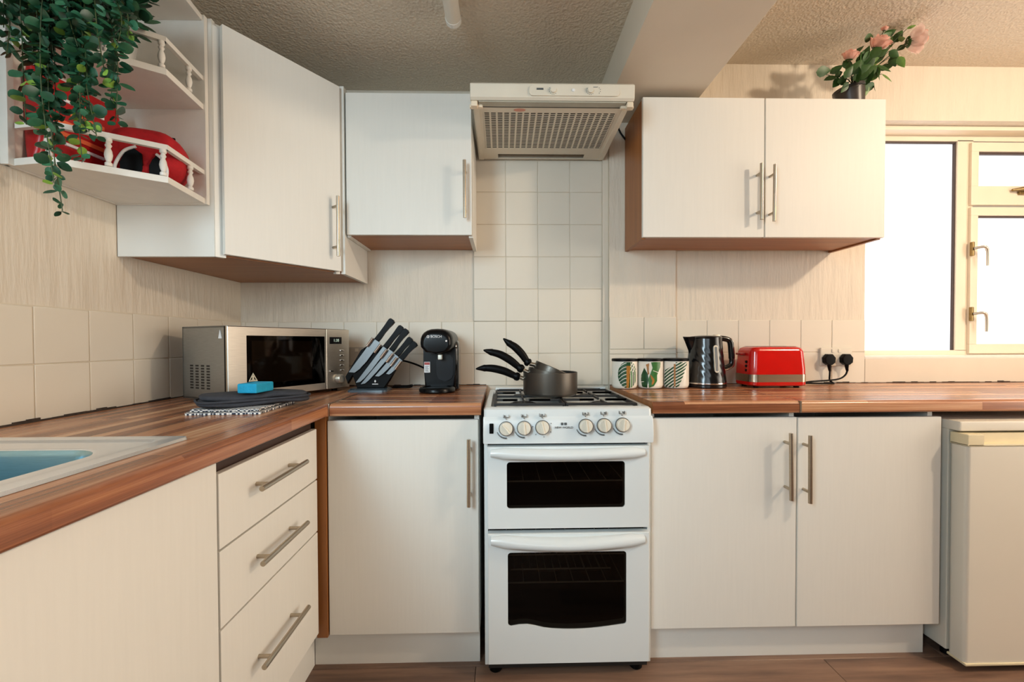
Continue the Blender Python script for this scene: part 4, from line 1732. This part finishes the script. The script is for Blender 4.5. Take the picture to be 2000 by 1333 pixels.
def f_banana(s, z):
    if inpoly(s, z, LC) or inpoly(s, z, LD):
        return 'b'
    if inpoly(s, z, LA):
        return None if abs(z - .034 - .1 * s) < .0012 and s < -.025 else 'g'
    if inpoly(s, z, LB):
        if abs((z - .076) + .35 * (s - .02)) < .0014 and s > .012:
            return None
        return 'h'
    return None


def f_palm(s, z):
    if abs(s + .004) < .004 and .012 < z < .106:
        return 'b'
    if s < -.006:
        u_ = -(s + .006)
        w = (z + u_ * .75) * 72
        lim = .047 - .25 * max(0, z - .06)
        return 'g' if (w - math.floor(w)) > .42 and u_ < lim and .006 < z < .1 - u_ * .5 else None
    u_ = s - .0
    if u_ < 0:
        return None
    w = (z - u_ * .6) * 78
    lim = .012 + .042 * max(0, (z - .01) / .1)
    return 'g' if (w - math.floor(w)) > .42 and u_ < lim and z < .114 else None


canister(.541, -.175, 'cream canister with a split monstera leaf print, closest to the cooker', f_monstera)
canister(.6515, -.175, 'cream canister with broad banana leaf print, middle of three', f_banana)
canister(.763, -.175, 'cream canister with feathery palm frond print, next to the kettle', f_palm)

# ---------------------------------------------------------------- kettle
kx, ky = .912, -.135
ke = thing('kettle', 'gloss black kettle with embossed diagonal ribs and chrome trim', 'kettle', (kx, ky, .9))
b = NB()
lathe(b, [(0, .9005), (.083, .9005), (.086, .904), (.086, .913), (.080, .916), (0, .916)], (kx, ky, 0), 40)
part('power_base', b, BLACKG, ke)
b = NB()
prof = []
for i in range(31):
    s = i / 30
    prof.append((.0855 - .019 * s - .002 * math.sin(PI * s), .919 + .193 * s))


def ribs(t, z):
    s = (z - .93) / .16
    if s < 0 or s > 1:
        return 1
    e = min(1, s * 6, (1 - s) * 6)
    return 1 + e * .017 * (abs(((t * 14 / PI + z * 60) % 2) - 1) - .5)


lathe(b, prof, (kx, ky, 0), 112, mod=ribs)
part('body', b, BLACKG, ke, smooth=25)
b = NB()
lathe(b, [(.0862, .9165), (.0868, .918), (.0864, .923), (.0852, .9235)], (kx, ky, 0), 48)
part('chrome_band', b, CHROME, ke)
b = NB()
lathe(b, [(.0665, 1.111), (.067, 1.118), (.062, 1.123), (.03, 1.127), (0, 1.128)], (kx, ky, 0), 40)
part('lid', b, BLACKG, ke)
b = NB()
rings = []
for s, z, w_, l_ in ((0, 1.035, .006, .068), (1, 1.06, .016, .077), (2, 1.09, .024, .089), (3, 1.121, .028, .102)):
    rings.append([(kx - .045, ky - w_, z), (kx - l_ + .012, ky - w_ * .8, z), (kx - l_, ky, z + .001), (kx - l_ + .012, ky + w_ * .8, z), (kx - .045, ky + w_, z)])
loft(b, rings, cap0=True)
part('spout', b, BLACKG, ke, smooth=50)
b = NB()
path = smoothpath([(kx + .052, ky, 1.114), (kx + .085, ky, 1.112), (kx + .108, ky, 1.100), (kx + .114, ky, 1.06), (kx + .116, ky, 1.02), (kx + .112, ky, .998), (kx + .088, ky, .985), (kx + .072, ky, .985)], 5)
tube(b, path, [.0125] * 20 + [.010] * (len(path) - 20), 12, flat=1.0)
hk = part('handle', b, BLACKG, ke, smooth=60)
b = NB()
tube(b, [(p.x + .0065 if i > 8 else p.x, p.y, p.z - (.006 if i > 20 else -.004)) for i, p in enumerate(path)][6:], .0082, 8)
part('handle_trim', b, CHROME, hk, smooth=60)
part('lid_button', bx(kx + .035, kx + .06, ky - .012, ky + .012, 1.118, 1.130, bev=.004), SILVER, ke)
# gauge window faces the front
ga = math.radians(-82)
dirg = Vector((math.cos(ga), math.sin(ga), 0))
tg = Vector((-dirg.y, dirg.x, 0))
b = NB()
c0 = Vector((kx, ky, 0))


def gauge(b, hw, z0, z1, off):
    pts0 = rrect(-hw, hw, z0, z1, hw * .9, 4)
    A = []
    for q, extra in ((pts0, -.006), (pts0, off)):
        A.append([tuple(c0 + dirg * ((.0855 - .019 * (z - .919) / .193) + extra) + tg * a + Vector((0, 0, z))) for a, z in q])
    return loft(b, A, cap0=True)


gauge(b, .0105, .968, 1.084, .0025)
gf = part('gauge_frame', b, SILVER, ke)
b = NB()
gauge(b, .0062, .974, 1.078, .0034)
part('gauge_glass', b, plain('grey_gauge', '#7b7f82', .1), gf)

# ---------------------------------------------------------------- toaster
to = thing('toaster', 'glossy red two-slice toaster with a steel band by the socket', 'toaster', (1.2, -.135, .9))
tx0, tx1, ty0, ty1 = 1.075, 1.322, -.212, -.062
b = NB()
loft(b, [[(a, c, z) for a, c in rrect(tx0 + i, tx1 - i, ty0 + i, ty1 - i, .03, 6)] for z, i in ((.908, .006), (.914, .0), (.98, .001), (1.055, .006), (1.070, .012), (1.0775, .024))], cap0=True)
body = part('body', b, RED, to, smooth=50)
for yc in (-.168, -.106):
    part('bread_slot', bx(tx0 + .035, tx1 - .035, yc - .012, yc + .012, 1.0765, 1.0785, bev=.0009), BLACKM, body)
b = NB()
loft(b, [[(a, c, z) for a, c in rrect(tx0 - .001, tx1 + .001, ty0 - .001, ty1 + .001, .031, 6)] for z in (.926, .958)], cap1=False)
part('steel_band', b, m_brushed('toaster_band', '#c9bca8', .28, (1, 1, 40)), to, smooth=60)
for (x, y_) in ((tx0 + .035, ty0 + .03), (tx1 - .035, ty0 + .03), (tx0 + .035, ty1 - .03), (tx1 - .035, ty1 - .03)):
    part('foot', lathe(NB(), [(0, .9003), (.011, .9003), (.012, .909), (0, .909)], (x, y_, 0), 12), BLACKP, to)
b = NB()
box(b, tx0 - .022, tx0 + .003, -.160, -.120, 1.040, 1.050, bev=.003)
part('lever', b, plain('dark_red_plastic', '#8b1512', .25), to)
for k in range(3):
    b = NB()
    lathe(b, [(0, .003), (.0055, .003), (.0065, 0), (.0065, -.003)], n=16, M=T(tx0 + .0015, -.166, .975 + .018 * k) @ Matrix.Rotation(-PI / 2, 4, 'Y'))
    part('button', b, BLACKP, to)

# ---------------------------------------------------------------- socket and plugs on the right
s2 = thing('wall_socket', 'white double wall socket with two black plugs near the window', 'socket', (1.595, -.006, 1.025))
part('faceplate', bx(1.518, 1.668, -.018, -.0068, .983, 1.069, bev=.003), ENAMEL_W, s2)
for x in (1.575, 1.606):
    part('switch', bx(x - .006, x + .006, -.0215, -.017, 1.046, 1.062, bev=.0015), ENAMEL_W, s2)


def plug(x, z, label, path):
    t = thing('plug', label, 'plug', (x, -.019, z), group='plugs in the right socket')
    b = NB()
    hexp = [(x - .012, z + .027), (x + .012, z + .027), (x + .026, z + .010), (x + .024, z - .013), (x + .010, z - .024), (x - .010, z - .024), (x - .024, z - .013), (x - .026, z + .010)]
    prism(b, hexp, 'y', -.045, -.0195, bev=.005, seg=2)
    part('plug_body', b, BLACKP, t)
    b = NB()
    tube(b, [(x, -.034, z - .02), (x + .002, -.034, z - .042), (x + .004, -.034, z - .052)], [.0095, .0065, .0055], 10)
    part('strain_relief', b, BLACKP, t)
    b = NB()
    tube(b, smoothpath(path, 6), .0038, 8)
    part('cord', b, BLACKP, t)


plug(1.545, 1.012, 'black plug nearer the toaster with a straight hanging cord',
     [(1.549, -.034, .962), (1.549, -.033, .94), (1.549, -.034, .915), (1.555, -.05, .9045), (1.53, -.065, .9045), (1.46, -.07, .906), (1.40, -.06, .907), (1.33, -.05, .906)])
plug(1.628, 1.012, 'black plug nearer the window with a looping cord',
     [(1.632, -.034, .962), (1.622, -.036, .942), (1.59, -.042, .924), (1.53, -.055, .918), (1.45, -.06, .914), (1.39, -.05, .906), (1.33, -.043, .906)])

# ================================================================== RED BAGS ON THE SHELF
rbk = thing('red_bag', 'small round red fleece bag with black patches on the lower shelf', 'bag', (-1.0, -.744, 1.552))
b = NB()
n = 36
rings = []
for yy, s in ((-.062, .55), (-.058, .80), (-.040, .95), (-.012, 1.0), (.02, 1.0), (.045, .93), (.058, .7)):
    ring = []
    for k in range(n):
        t = 2 * PI * k / n
        c, sn = math.cos(t), math.sin(t)
        px = math.copysign(abs(c) ** .8, c) * .092 * s
        pz = .074 + (math.copysign(abs(sn) ** .75, sn) * (.080 if sn > 0 else .073)) * s
        ring.append((px, yy + .004 * math.sin(5 * t), max(pz, .0005)))
    rings.append(ring)
loft(b, rings, cap0=True)
b.transform(Matrix.Rotation(math.radians(22), 4, 'Z'))
bag = part('bag_body', b, REDFAB, rbk, local=True, smooth=70)
RM = Matrix.Rotation(math.radians(22), 4, 'Z')


def patch(pts, mat_, nm, y0=-.0645, y1=-.050):
    b = NB()
    prism(b, pts, 'y', y0, y1, bev=.001, seg=1)
    b.transform(RM)
    part(nm, b, mat_, bag, local=True)


patch([(-.045, .012), (-.046, .040), (-.034, .068), (-.014, .082), (.002, .070), (.004, .030), (-.002, .012)], BLACKP, 'black_patch', -.0665)
patch([(.018, .012), (.018, .040), (.026, .058), (.034, .070), (.048, .052), (.052, .030), (.050, .012)], BLACKP, 'black_patch', -.0665)
for nm, pth in (('white_piping', [(-.056, .012), (-.056, .030), (-.046, .056), (-.032, .076), (-.010, .088)]), ('white_piping', [(.034, .074), (.046, .064), (.055, .046), (.058, .030), (.056, .012)])):
    b = NB()
    tube(b, [(q.x, -.0645, q.z) for q in smoothpath([(p[0], 0, p[1]) for p in pth], 4)], .004, 8)
    b.transform(RM)
    part(nm, b, WHITE_T, bag, local=True)
b = NB()
tube(b, [(math.cos(t) * .086, .004, .074 + math.sin(t) * .083) for t in [PI * (.1 + .8 * k / 20) for k in range(21)]], .0025, 6)
b.transform(RM)
part('zip', b, BLACKP, bag, local=True)
b = NB()
box(b, .030, .062, -.004, .002, .150, .156, bev=.001)
b.transform(RM @ T(0, 0, -.006))
part('zip_pull', b, BLACKP, bag, local=True)

pk = thing('red_packet', 'large shiny red packet standing against the wall behind the trailing plant', 'packet', (-1.139, -.812, 1.552), math.radians(82))


def pouch(b, w, h, d):
    rings = []
    for i in range(9):
        s = i / 8
        dd = d * math.sin(PI * (.06 + .88 * s)) ** .7
        ww_ = w * (1 - .06 * math.sin(PI * s))
        rings.append([(a, c, h * s) for a, c in rrect(-ww_ / 2, ww_ / 2, -dd / 2 - .002, dd / 2 + .002, min(.012, dd / 2 + .001), 3)])
    return loft(b, rings, cap0=True)


b = pouch(NB(), .215, .238, .058)
pb = part('packet_body', b, REDPK, pk, local=True, smooth=50)
b = NB()
for k in range(3):
    box(b, -.07, .045, -.0325, -.02, .085 + .030 * k, .096 + .030 * k)
part('printed_stripe', b, ORANGE, pb, local=True)
b = NB()
for k in range(2):
    box(b, -.05, .045, -.0325, -.02, .064 + .112 * k, .071 + .112 * k)
part('printed_stripe', b, PRINT_W, pb, local=True)
# ================================================================== TRAILING PLANT
tpn = thing('trailing_plant', 'artificial trailing eucalyptus plant hanging off the corner shelf', 'plant', (-1.03, -.83, 1.8405))
b = NB()
lathe(b, [(0, .0005), (.042, .0005), (.046, .004), (.058, .088), (.061, .092), (.056, .092), (.052, .080), (0, .080)], n=28)
part('pot', b, plain('white_plastic_pot', '#d9d6cf', .5), tpn, local=True)


def leaf_mesh(L, w, fold, name, m_, ws=(.04, .55, .95, 1.0, .75, .35, .02)):
    b = NB()
    xs_ = [0, .12, .32, .55, .78, .93, 1]
    mid, lf, rt = [], [], []
    for x, q in zip(xs_, ws):
        z = .10 * L * math.sin(PI * x) * -.6
        mid.append(b.verts.new((x * L, 0, z)))
        lf.append(b.verts.new((x * L, q * w / 2, z + fold * q * w / 2)))
        rt.append(b.verts.new((x * L, -q * w / 2, z + fold * q * w / 2)))
    for i in range(len(xs_) - 1):
        b.faces.new((mid[i], mid[i + 1], lf[i + 1], lf[i]))
        b.faces.new((rt[i], rt[i + 1], mid[i + 1], mid[i]))
    me = bpy.data.meshes.new(name)
    for f in b.faces:
        f.smooth = True
    b.to_mesh(me)
    b.free()
    me.materials.append(m_)
    return me


LM = [leaf_mesh(.027, .022, .25, 'leaf', m_) for m_ in (LEAF_D, LEAF_M, LEAF_L)]
rnd = random.Random(11)
Wp = W[tpn]
inv = Wp.inverted()
ends = [(-1.067, 1.600), (-1.032, 1.585), (-.992, 1.405), (-1.015, 1.49), (-.968, 1.53), (-.93, 1.585), (-.908, 1.575), (-.888, 1.62), (-.866, 1.70), (-.856, 1.77),
        (-1.085, 1.74), (-1.10, 1.81), (-1.05, 1.66), (-1.0, 1.62), (-.955, 1.65), (-.915, 1.69), (-.985, 1.46), (-1.028, 1.68), (-.94, 1.60), (-.9, 1.66),
        (-.975, 1.72), (-1.06, 1.72), (-.88, 1.82), (-1.02, 1.56), (-.96, 1.60), (-.845, 1.80), (-1.075, 1.84), (-.925, 1.76), (-1.01, 1.78), (-.95, 1.70)]
leaves = []
stems = NB()
for i, (ex, ez) in enumerate(ends):
    y_ = -1.0 + rnd.uniform(-.035, .03)
    sx_ = -1.03 + rnd.uniform(-.03, .03)
    top = Vector((sx_, -.83 + rnd.uniform(-.03, .02), 1.925))
    mx_ = Vector((top.x * .4 + ex * .6, (top.y + y_) / 2 - .01, 1.985 + rnd.uniform(-.02, .05)))
    ov = Vector((ex * .9 + top.x * .1, y_, 1.925 + rnd.uniform(-.03, .04)))
    p = [top, mx_, ov]
    if ez < 1.85:
        p.append(Vector((ex + rnd.uniform(-.02, .02), y_ + rnd.uniform(-.012, .012), (1.92 + ez) / 2)))
    p.append(Vector((ex, y_, ez)))
    path = smoothpath(p, 8)
    tube(stems, path, [.0011] * len(path), 5)
    # leaf pairs along the strand
    acc = 0
    flip = 0
    for a, c in zip(path, path[1:]):
        seg = c - a
        acc += seg.length
        if acc > .0112:
            acc = 0
            flip += 1
            frac = (c.z - ez) / .5
            for sgn in (-1, 1):
                az = flip * PI / 2 * .9 + (0 if sgn < 0 else PI) + rnd.uniform(-.4, .4)
                dirv = Vector((math.cos(az), math.sin(az) * .8 - .2, rnd.uniform(-1.1, .25))).normalized()
                leaves.append((c + dirv * .003, dirv, rnd.uniform(.75, 1.15) * (1.0 if frac > .05 else .7), 2 if rnd.random() < (.16 if frac < .12 else .05) else (1 if rnd.random() < .42 else 0), y_))
# dense crown over the pot, rising out of the picture
for i in range(420):
    a = rnd.uniform(0, 2 * PI)
    rr_ = rnd.uniform(.02, .125)
    P = Vector((-1.0 + rr_ * math.cos(a) * 1.05, -.93 + rr_ * math.sin(a) * .72, 1.93 + rnd.uniform(-.05, .12) * (1.2 - rr_ * 5)))
    if P.x < XL + .04:
        continue
    dirv = Vector((math.cos(a), math.sin(a) - .3, rnd.uniform(-.3, .6))).normalized()
    leaves.append((P, dirv, rnd.uniform(1.0, 1.4), 1 if rnd.random() < .4 else 0, P.y))
stems.transform(Matrix.Identity(4))
part('stems', stems, STEM, tpn)
leaves = [l for l in leaves if l[0].x > XL + .02 and l[0].z < 2.085]
leaves.sort(key=lambda l: -l[2] - (-l[0].y) * 3)


def leaf_rot(dirv, roll):
    q = dirv.to_track_quat('X', 'Z')
    return q @ Matrix.Rotation(roll, 3, 'X').to_quaternion()


rest = {}
for i, (P, dirv, s, mi, _) in enumerate(leaves):
    q = leaf_rot(dirv, rnd.uniform(-1.2, 1.2))
    if i < 300:
        o = bpy.data.objects.new('leaf', LM[mi])
        COL.objects.link(o)
        o.parent = tpn
        o.location = inv @ P
        o.rotation_mode = 'QUATERNION'
        o.rotation_quaternion = q
        o.scale = (s, s, s)
        W[o] = Wp
    else:
        rest.setdefault(mi, []).append(Matrix.Translation(P) @ q.to_matrix().to_4x4() @ Matrix.Scale(s, 4))
b = NB()
for mi, lst in rest.items():
    for M in lst:
        n0 = len(b.verts)
        f0 = len(b.faces)
        b.from_mesh(LM[mi])
        b.verts.ensure_lookup_table()
        b.faces.ensure_lookup_table()
        bmesh.ops.transform(b, matrix=M, verts=b.verts[n0:])
        for f in b.faces[f0:]:
            f.material_index = mi
fo = part('foliage', b, LEAF_D, tpn, kind='stuff', mats=[LEAF_D, LEAF_M, LEAF_L], smooth=180)

# ================================================================== ROSE PLANT
rp_ = thing('potted_rose', 'small pink artificial rose in a dark pot on the right cabinet', 'plant', (1.53, -.17, 2.0825))
b = NB()
lathe(b, [(0, 0), (.040, 0), (.043, .003), (.055, .088), (.060, .090), (.060, .100), (.055, .100), (.052, .088), (0, .088)], n=28)
b.transform(T(.004, 0, .0085) @ Matrix.Rotation(math.radians(-9), 4, 'Y'))
part('pot', b, plain('brown_black_pot', '#3a332f', .35), rp_, local=True)
part('soil', lathe(NB(), [(0, .094), (.03, .092), (.05, .089)], n=20, M=T(.004, 0, .0085) @ Matrix.Rotation(math.radians(-9), 4, 'Y')), SOIL, rp_, local=True)
kk = .962


def tow(x, z, y_=-.26):
    return Vector((.0147 + (x - .0147) * (y_ + 2.0237) / (2.0237 - .19), y_, 1.0989 + (z - 1.0989) * (y_ + 2.0237) / (2.0237 - .19)))


RL = [(1.391, 2.252), (1.447, 2.261), (1.417, 2.222), (1.446, 2.203), (1.471, 2.214), (1.483, 2.184), (1.531, 2.337), (1.587, 2.396), (1.56, 2.315), (1.606, 2.294), (1.631, 2.311), (1.532, 2.271),
      (1.544, 2.241), (1.573, 2.244), (1.618, 2.25), (1.525, 2.221), (1.551, 2.207), (1.579, 2.222), (1.667, 2.226), (1.614, 2.189), (1.574, 2.166), (1.697, 2.329), (1.694, 2.296), (1.729, 2.294),
      (1.715, 2.409), (1.678, 2.42), (1.661, 2.4), (1.684, 2.381), (1.772, 2.444), (1.73, 2.393), (1.645, 2.334), (1.725, 2.354), (1.50, 2.25), (1.56, 2.26), (1.60, 2.26), (1.59, 2.30), (1.62, 2.34), (1.51, 2.28), (1.55, 2.30), (1.64, 2.37)]
RA = [10, 30, 200, 230, 205, 235, 35, 20, 70, 15, 30, 60, 90, 40, 80, 200, 220, 15, -25, -100, -110, -30, -80, -55, 55, 30, 40, 80, 25, 20, 25, -150, 60, 100, 40, 80, 60, 120, 70, 45]
RS = [.052, .040, .042, .042, .05, .04, .050, .04, .055, .062, .045, .05, .05, .05, .048, .04, .042, .05, .048, .046, .042, .036, .040, .040, .046, .042, .045, .04, .04, .034, .04, .03, .04, .045, .05, .055, .05, .04, .05, .045]
RW = (.05, .62, 1.0, .9, .52, .2, .01)
r3 = random.Random(3)
for _ in range(16):
    RL.append((1.575 + r3.gauss(0, .055), 2.27 + r3.gauss(0, .04)))
    RA.append(r3.choice([r3.uniform(10, 80), r3.uniform(10, 80), r3.uniform(180, 330)]))
    RS.append(r3.uniform(.036, .05))
RLM = [leaf_mesh(.05, .031, .22, 'leaf', ROSELEAF, RW), leaf_mesh(.05, .028, .22, 'leaf', ROSELEAF2, RW), leaf_mesh(.05, .013, .3, 'leaf', ROSELEAF2, RW)]
cen = Vector((1.535, -.17, 2.175))
r2 = random.Random(5)
inv2 = W[rp_].inverted()
stems = NB()
for i, ((x, z), a, s) in enumerate(zip(RL, RA, RS)):
    y_ = -.255 + r2.uniform(-.03, .03) if z > 2.22 else -.215 + r2.uniform(-.02, .02)
    P = tow(x, z, y_)
    a = math.radians(a)
    dirv = Vector((math.cos(a), r2.uniform(-.45, .25), math.sin(a))).normalized()
    s *= 1.28
    base = P - dirv * s * .5
    s /= 1.28
    if base.z + max(0, dirv.z) * s > 2.392:
        base.z = 2.392 - max(0, dirv.z) * s
    o = bpy.data.objects.new('leaf', RLM[2 if i in (18, 19, 28) else (1 if i in (14, 20, 23, 27, 29, 9) else 0)])
    COL.objects.link(o)
    o.parent = rp_
    o.location = inv2 @ base
    q = dirv.to_track_quat('X', 'Y')
    o.rotation_mode = 'QUATERNION'
    o.rotation_quaternion = q @ Matrix.Rotation(PI + r2.uniform(-.7, .7), 3, 'X').to_quaternion()
    o.scale = [s / .05 * 1.28] * 3
    W[o] = W[rp_]
    if i % 2 == 0 or i > 20:
        tube(stems, smoothpath([cen + Vector((r2.uniform(-.03, .03), r2.uniform(-.02, .02), 0)), cen * .5 + base * .5 + Vector((0, 0, .02)), base], 4), .0012, 5)


def petal_mesh(w, h, cup, lean, curl, m_):
    """one petal: rises from the base, bellies out and rolls back at the rim"""
    b = NB()
    R = []
    nx, ny = 6, 7
    for j in range(ny + 1):
        v = j / ny
        ww_ = w * (.30 + .70 * math.sin(PI * .5 * min(1, v * 1.5))) * (1 - max(0, v - .72) ** 2 * 5.5)
        rowv = []
        for i in range(nx + 1):
            u_ = i / nx * 2 - 1
            ang = u_ * ww_ / cup
            rad = cup * (.30 + .70 * math.sin(PI * .5 * min(1, v * 1.6))) + lean * v * v + curl * max(0, v - .7) ** 1.5
            rowv.append(b.verts.new((rad * math.sin(ang), -rad * math.cos(ang) - curl * .5 * u_ * u_ * v, h * v * (1 - .07 * u_ * u_) - curl * .9 * max(0, v - .8))))
        R.append(rowv)
    for j in range(ny):
        for i in range(nx):
            b.faces.new((R[j][i], R[j][i + 1], R[j + 1][i + 1], R[j + 1][i]))
    me = bpy.data.meshes.new('petal')
    for f in b.faces:
        f.smooth = True
    b.to_mesh(me)
    b.free()
    me.materials.append(m_)
    return me


PM = {}


def rose(c, size, axis, pale):
    """bloom facing along axis"""
    q = Vector(axis).normalized().to_track_quat('Z', 'Y')
    b = NB()
    lathe(b, [(0, -.012), (.35, -.006), (.5, .1), (.42, .2), (0, .15)], n=14)
    b.transform(Matrix.Translation(c) @ q.to_matrix().to_4x4() @ Matrix.Scale(size, 4))
    bl = part('rose_bloom', b, ROSELEAF, rp_)
    if pale not in PM:
        PM[pale] = [petal_mesh(.50, 1.45, .50, .02, .1, PINK), petal_mesh(.34, 1.40, .26, .0, .05, PINK), petal_mesh(.66, 1.28, .70, .12, .42, PINKL if pale else PINK)]
    lay = [(1, 4, .0), (0, 5, .4), (2, 6, .9)]
    for li, cnt, ph in lay:
        for k in range(cnt):
            a = 2 * PI * k / cnt + ph
            o = bpy.data.objects.new('petal', PM[pale][li])
            COL.objects.link(o)
            o.parent = bl
            M = q.to_matrix().to_4x4() @ Matrix.Rotation(a + r2.uniform(-.15, .15), 4, 'Z') @ Matrix.Rotation(math.radians((2 if li < 2 else 10) + r2.uniform(-4, 7)), 4, 'X')
            o.location = inv2 @ Vector(c)
            o.rotation_mode = 'QUATERNION'
            o.rotation_quaternion = M.to_quaternion()
            o.scale = (size,) * 3
            W[o] = W[rp_]
    for k in range(5):
        a = 2 * PI * k / 5
        o = bpy.data.objects.new('sepal', RLM[0])
        COL.objects.link(o)
        o.parent = bl
        dv = q @ Vector((math.cos(a), math.sin(a), .9)).normalized()
        o.location = inv2 @ Vector(c)
        o.rotation_mode = 'QUATERNION'
        o.rotation_quaternion = dv.to_track_quat('X', 'Z')
        o.scale = (size * 18,) * 3
        W[o] = W[rp_]


for (x, z), sz, ax, pale in (((1.500, 2.298), .027, (.05, -.3, 1), False), ((1.615, 2.345), .036, (.3, -.6, .9), False), ((1.752, 2.378), .044, (1, -.35, .12), True), ((1.652, 2.425), .012, (.1, -.2, 1), False)):
    c = tow(x, z, -.265)
    tube(stems, smoothpath([cen, (cen + c) * .5 + Vector((0, 0, .015)), c], 5), .002, 6)
    rose(c, sz, ax, pale)
part('stems', stems, STEM, rp_)

# ================================================================== CEILING BATTEN LIGHT
bl = thing('ceiling_light', 'white tubular batten light fixed to the ceiling', 'ceiling light', (-.152, -1.1, ZL))
b = NB()
tube(b, [(-.150, -.51, 2.221), (-.150, -1.7, 2.221)], .026, 24)
part('diffuser', b, DIFFUSER, bl, smooth=50)
b = NB()
tube(b, [(-.150, -.494, 2.221), (-.150, -.512, 2.221)], .0275, 24)
part('end_cap', b, WHITEP, bl, smooth=50)
part('base_tray', bx(-.168, -.132, -1.7, -.515, 2.243, ZL - .0002), WHITEP, bl)
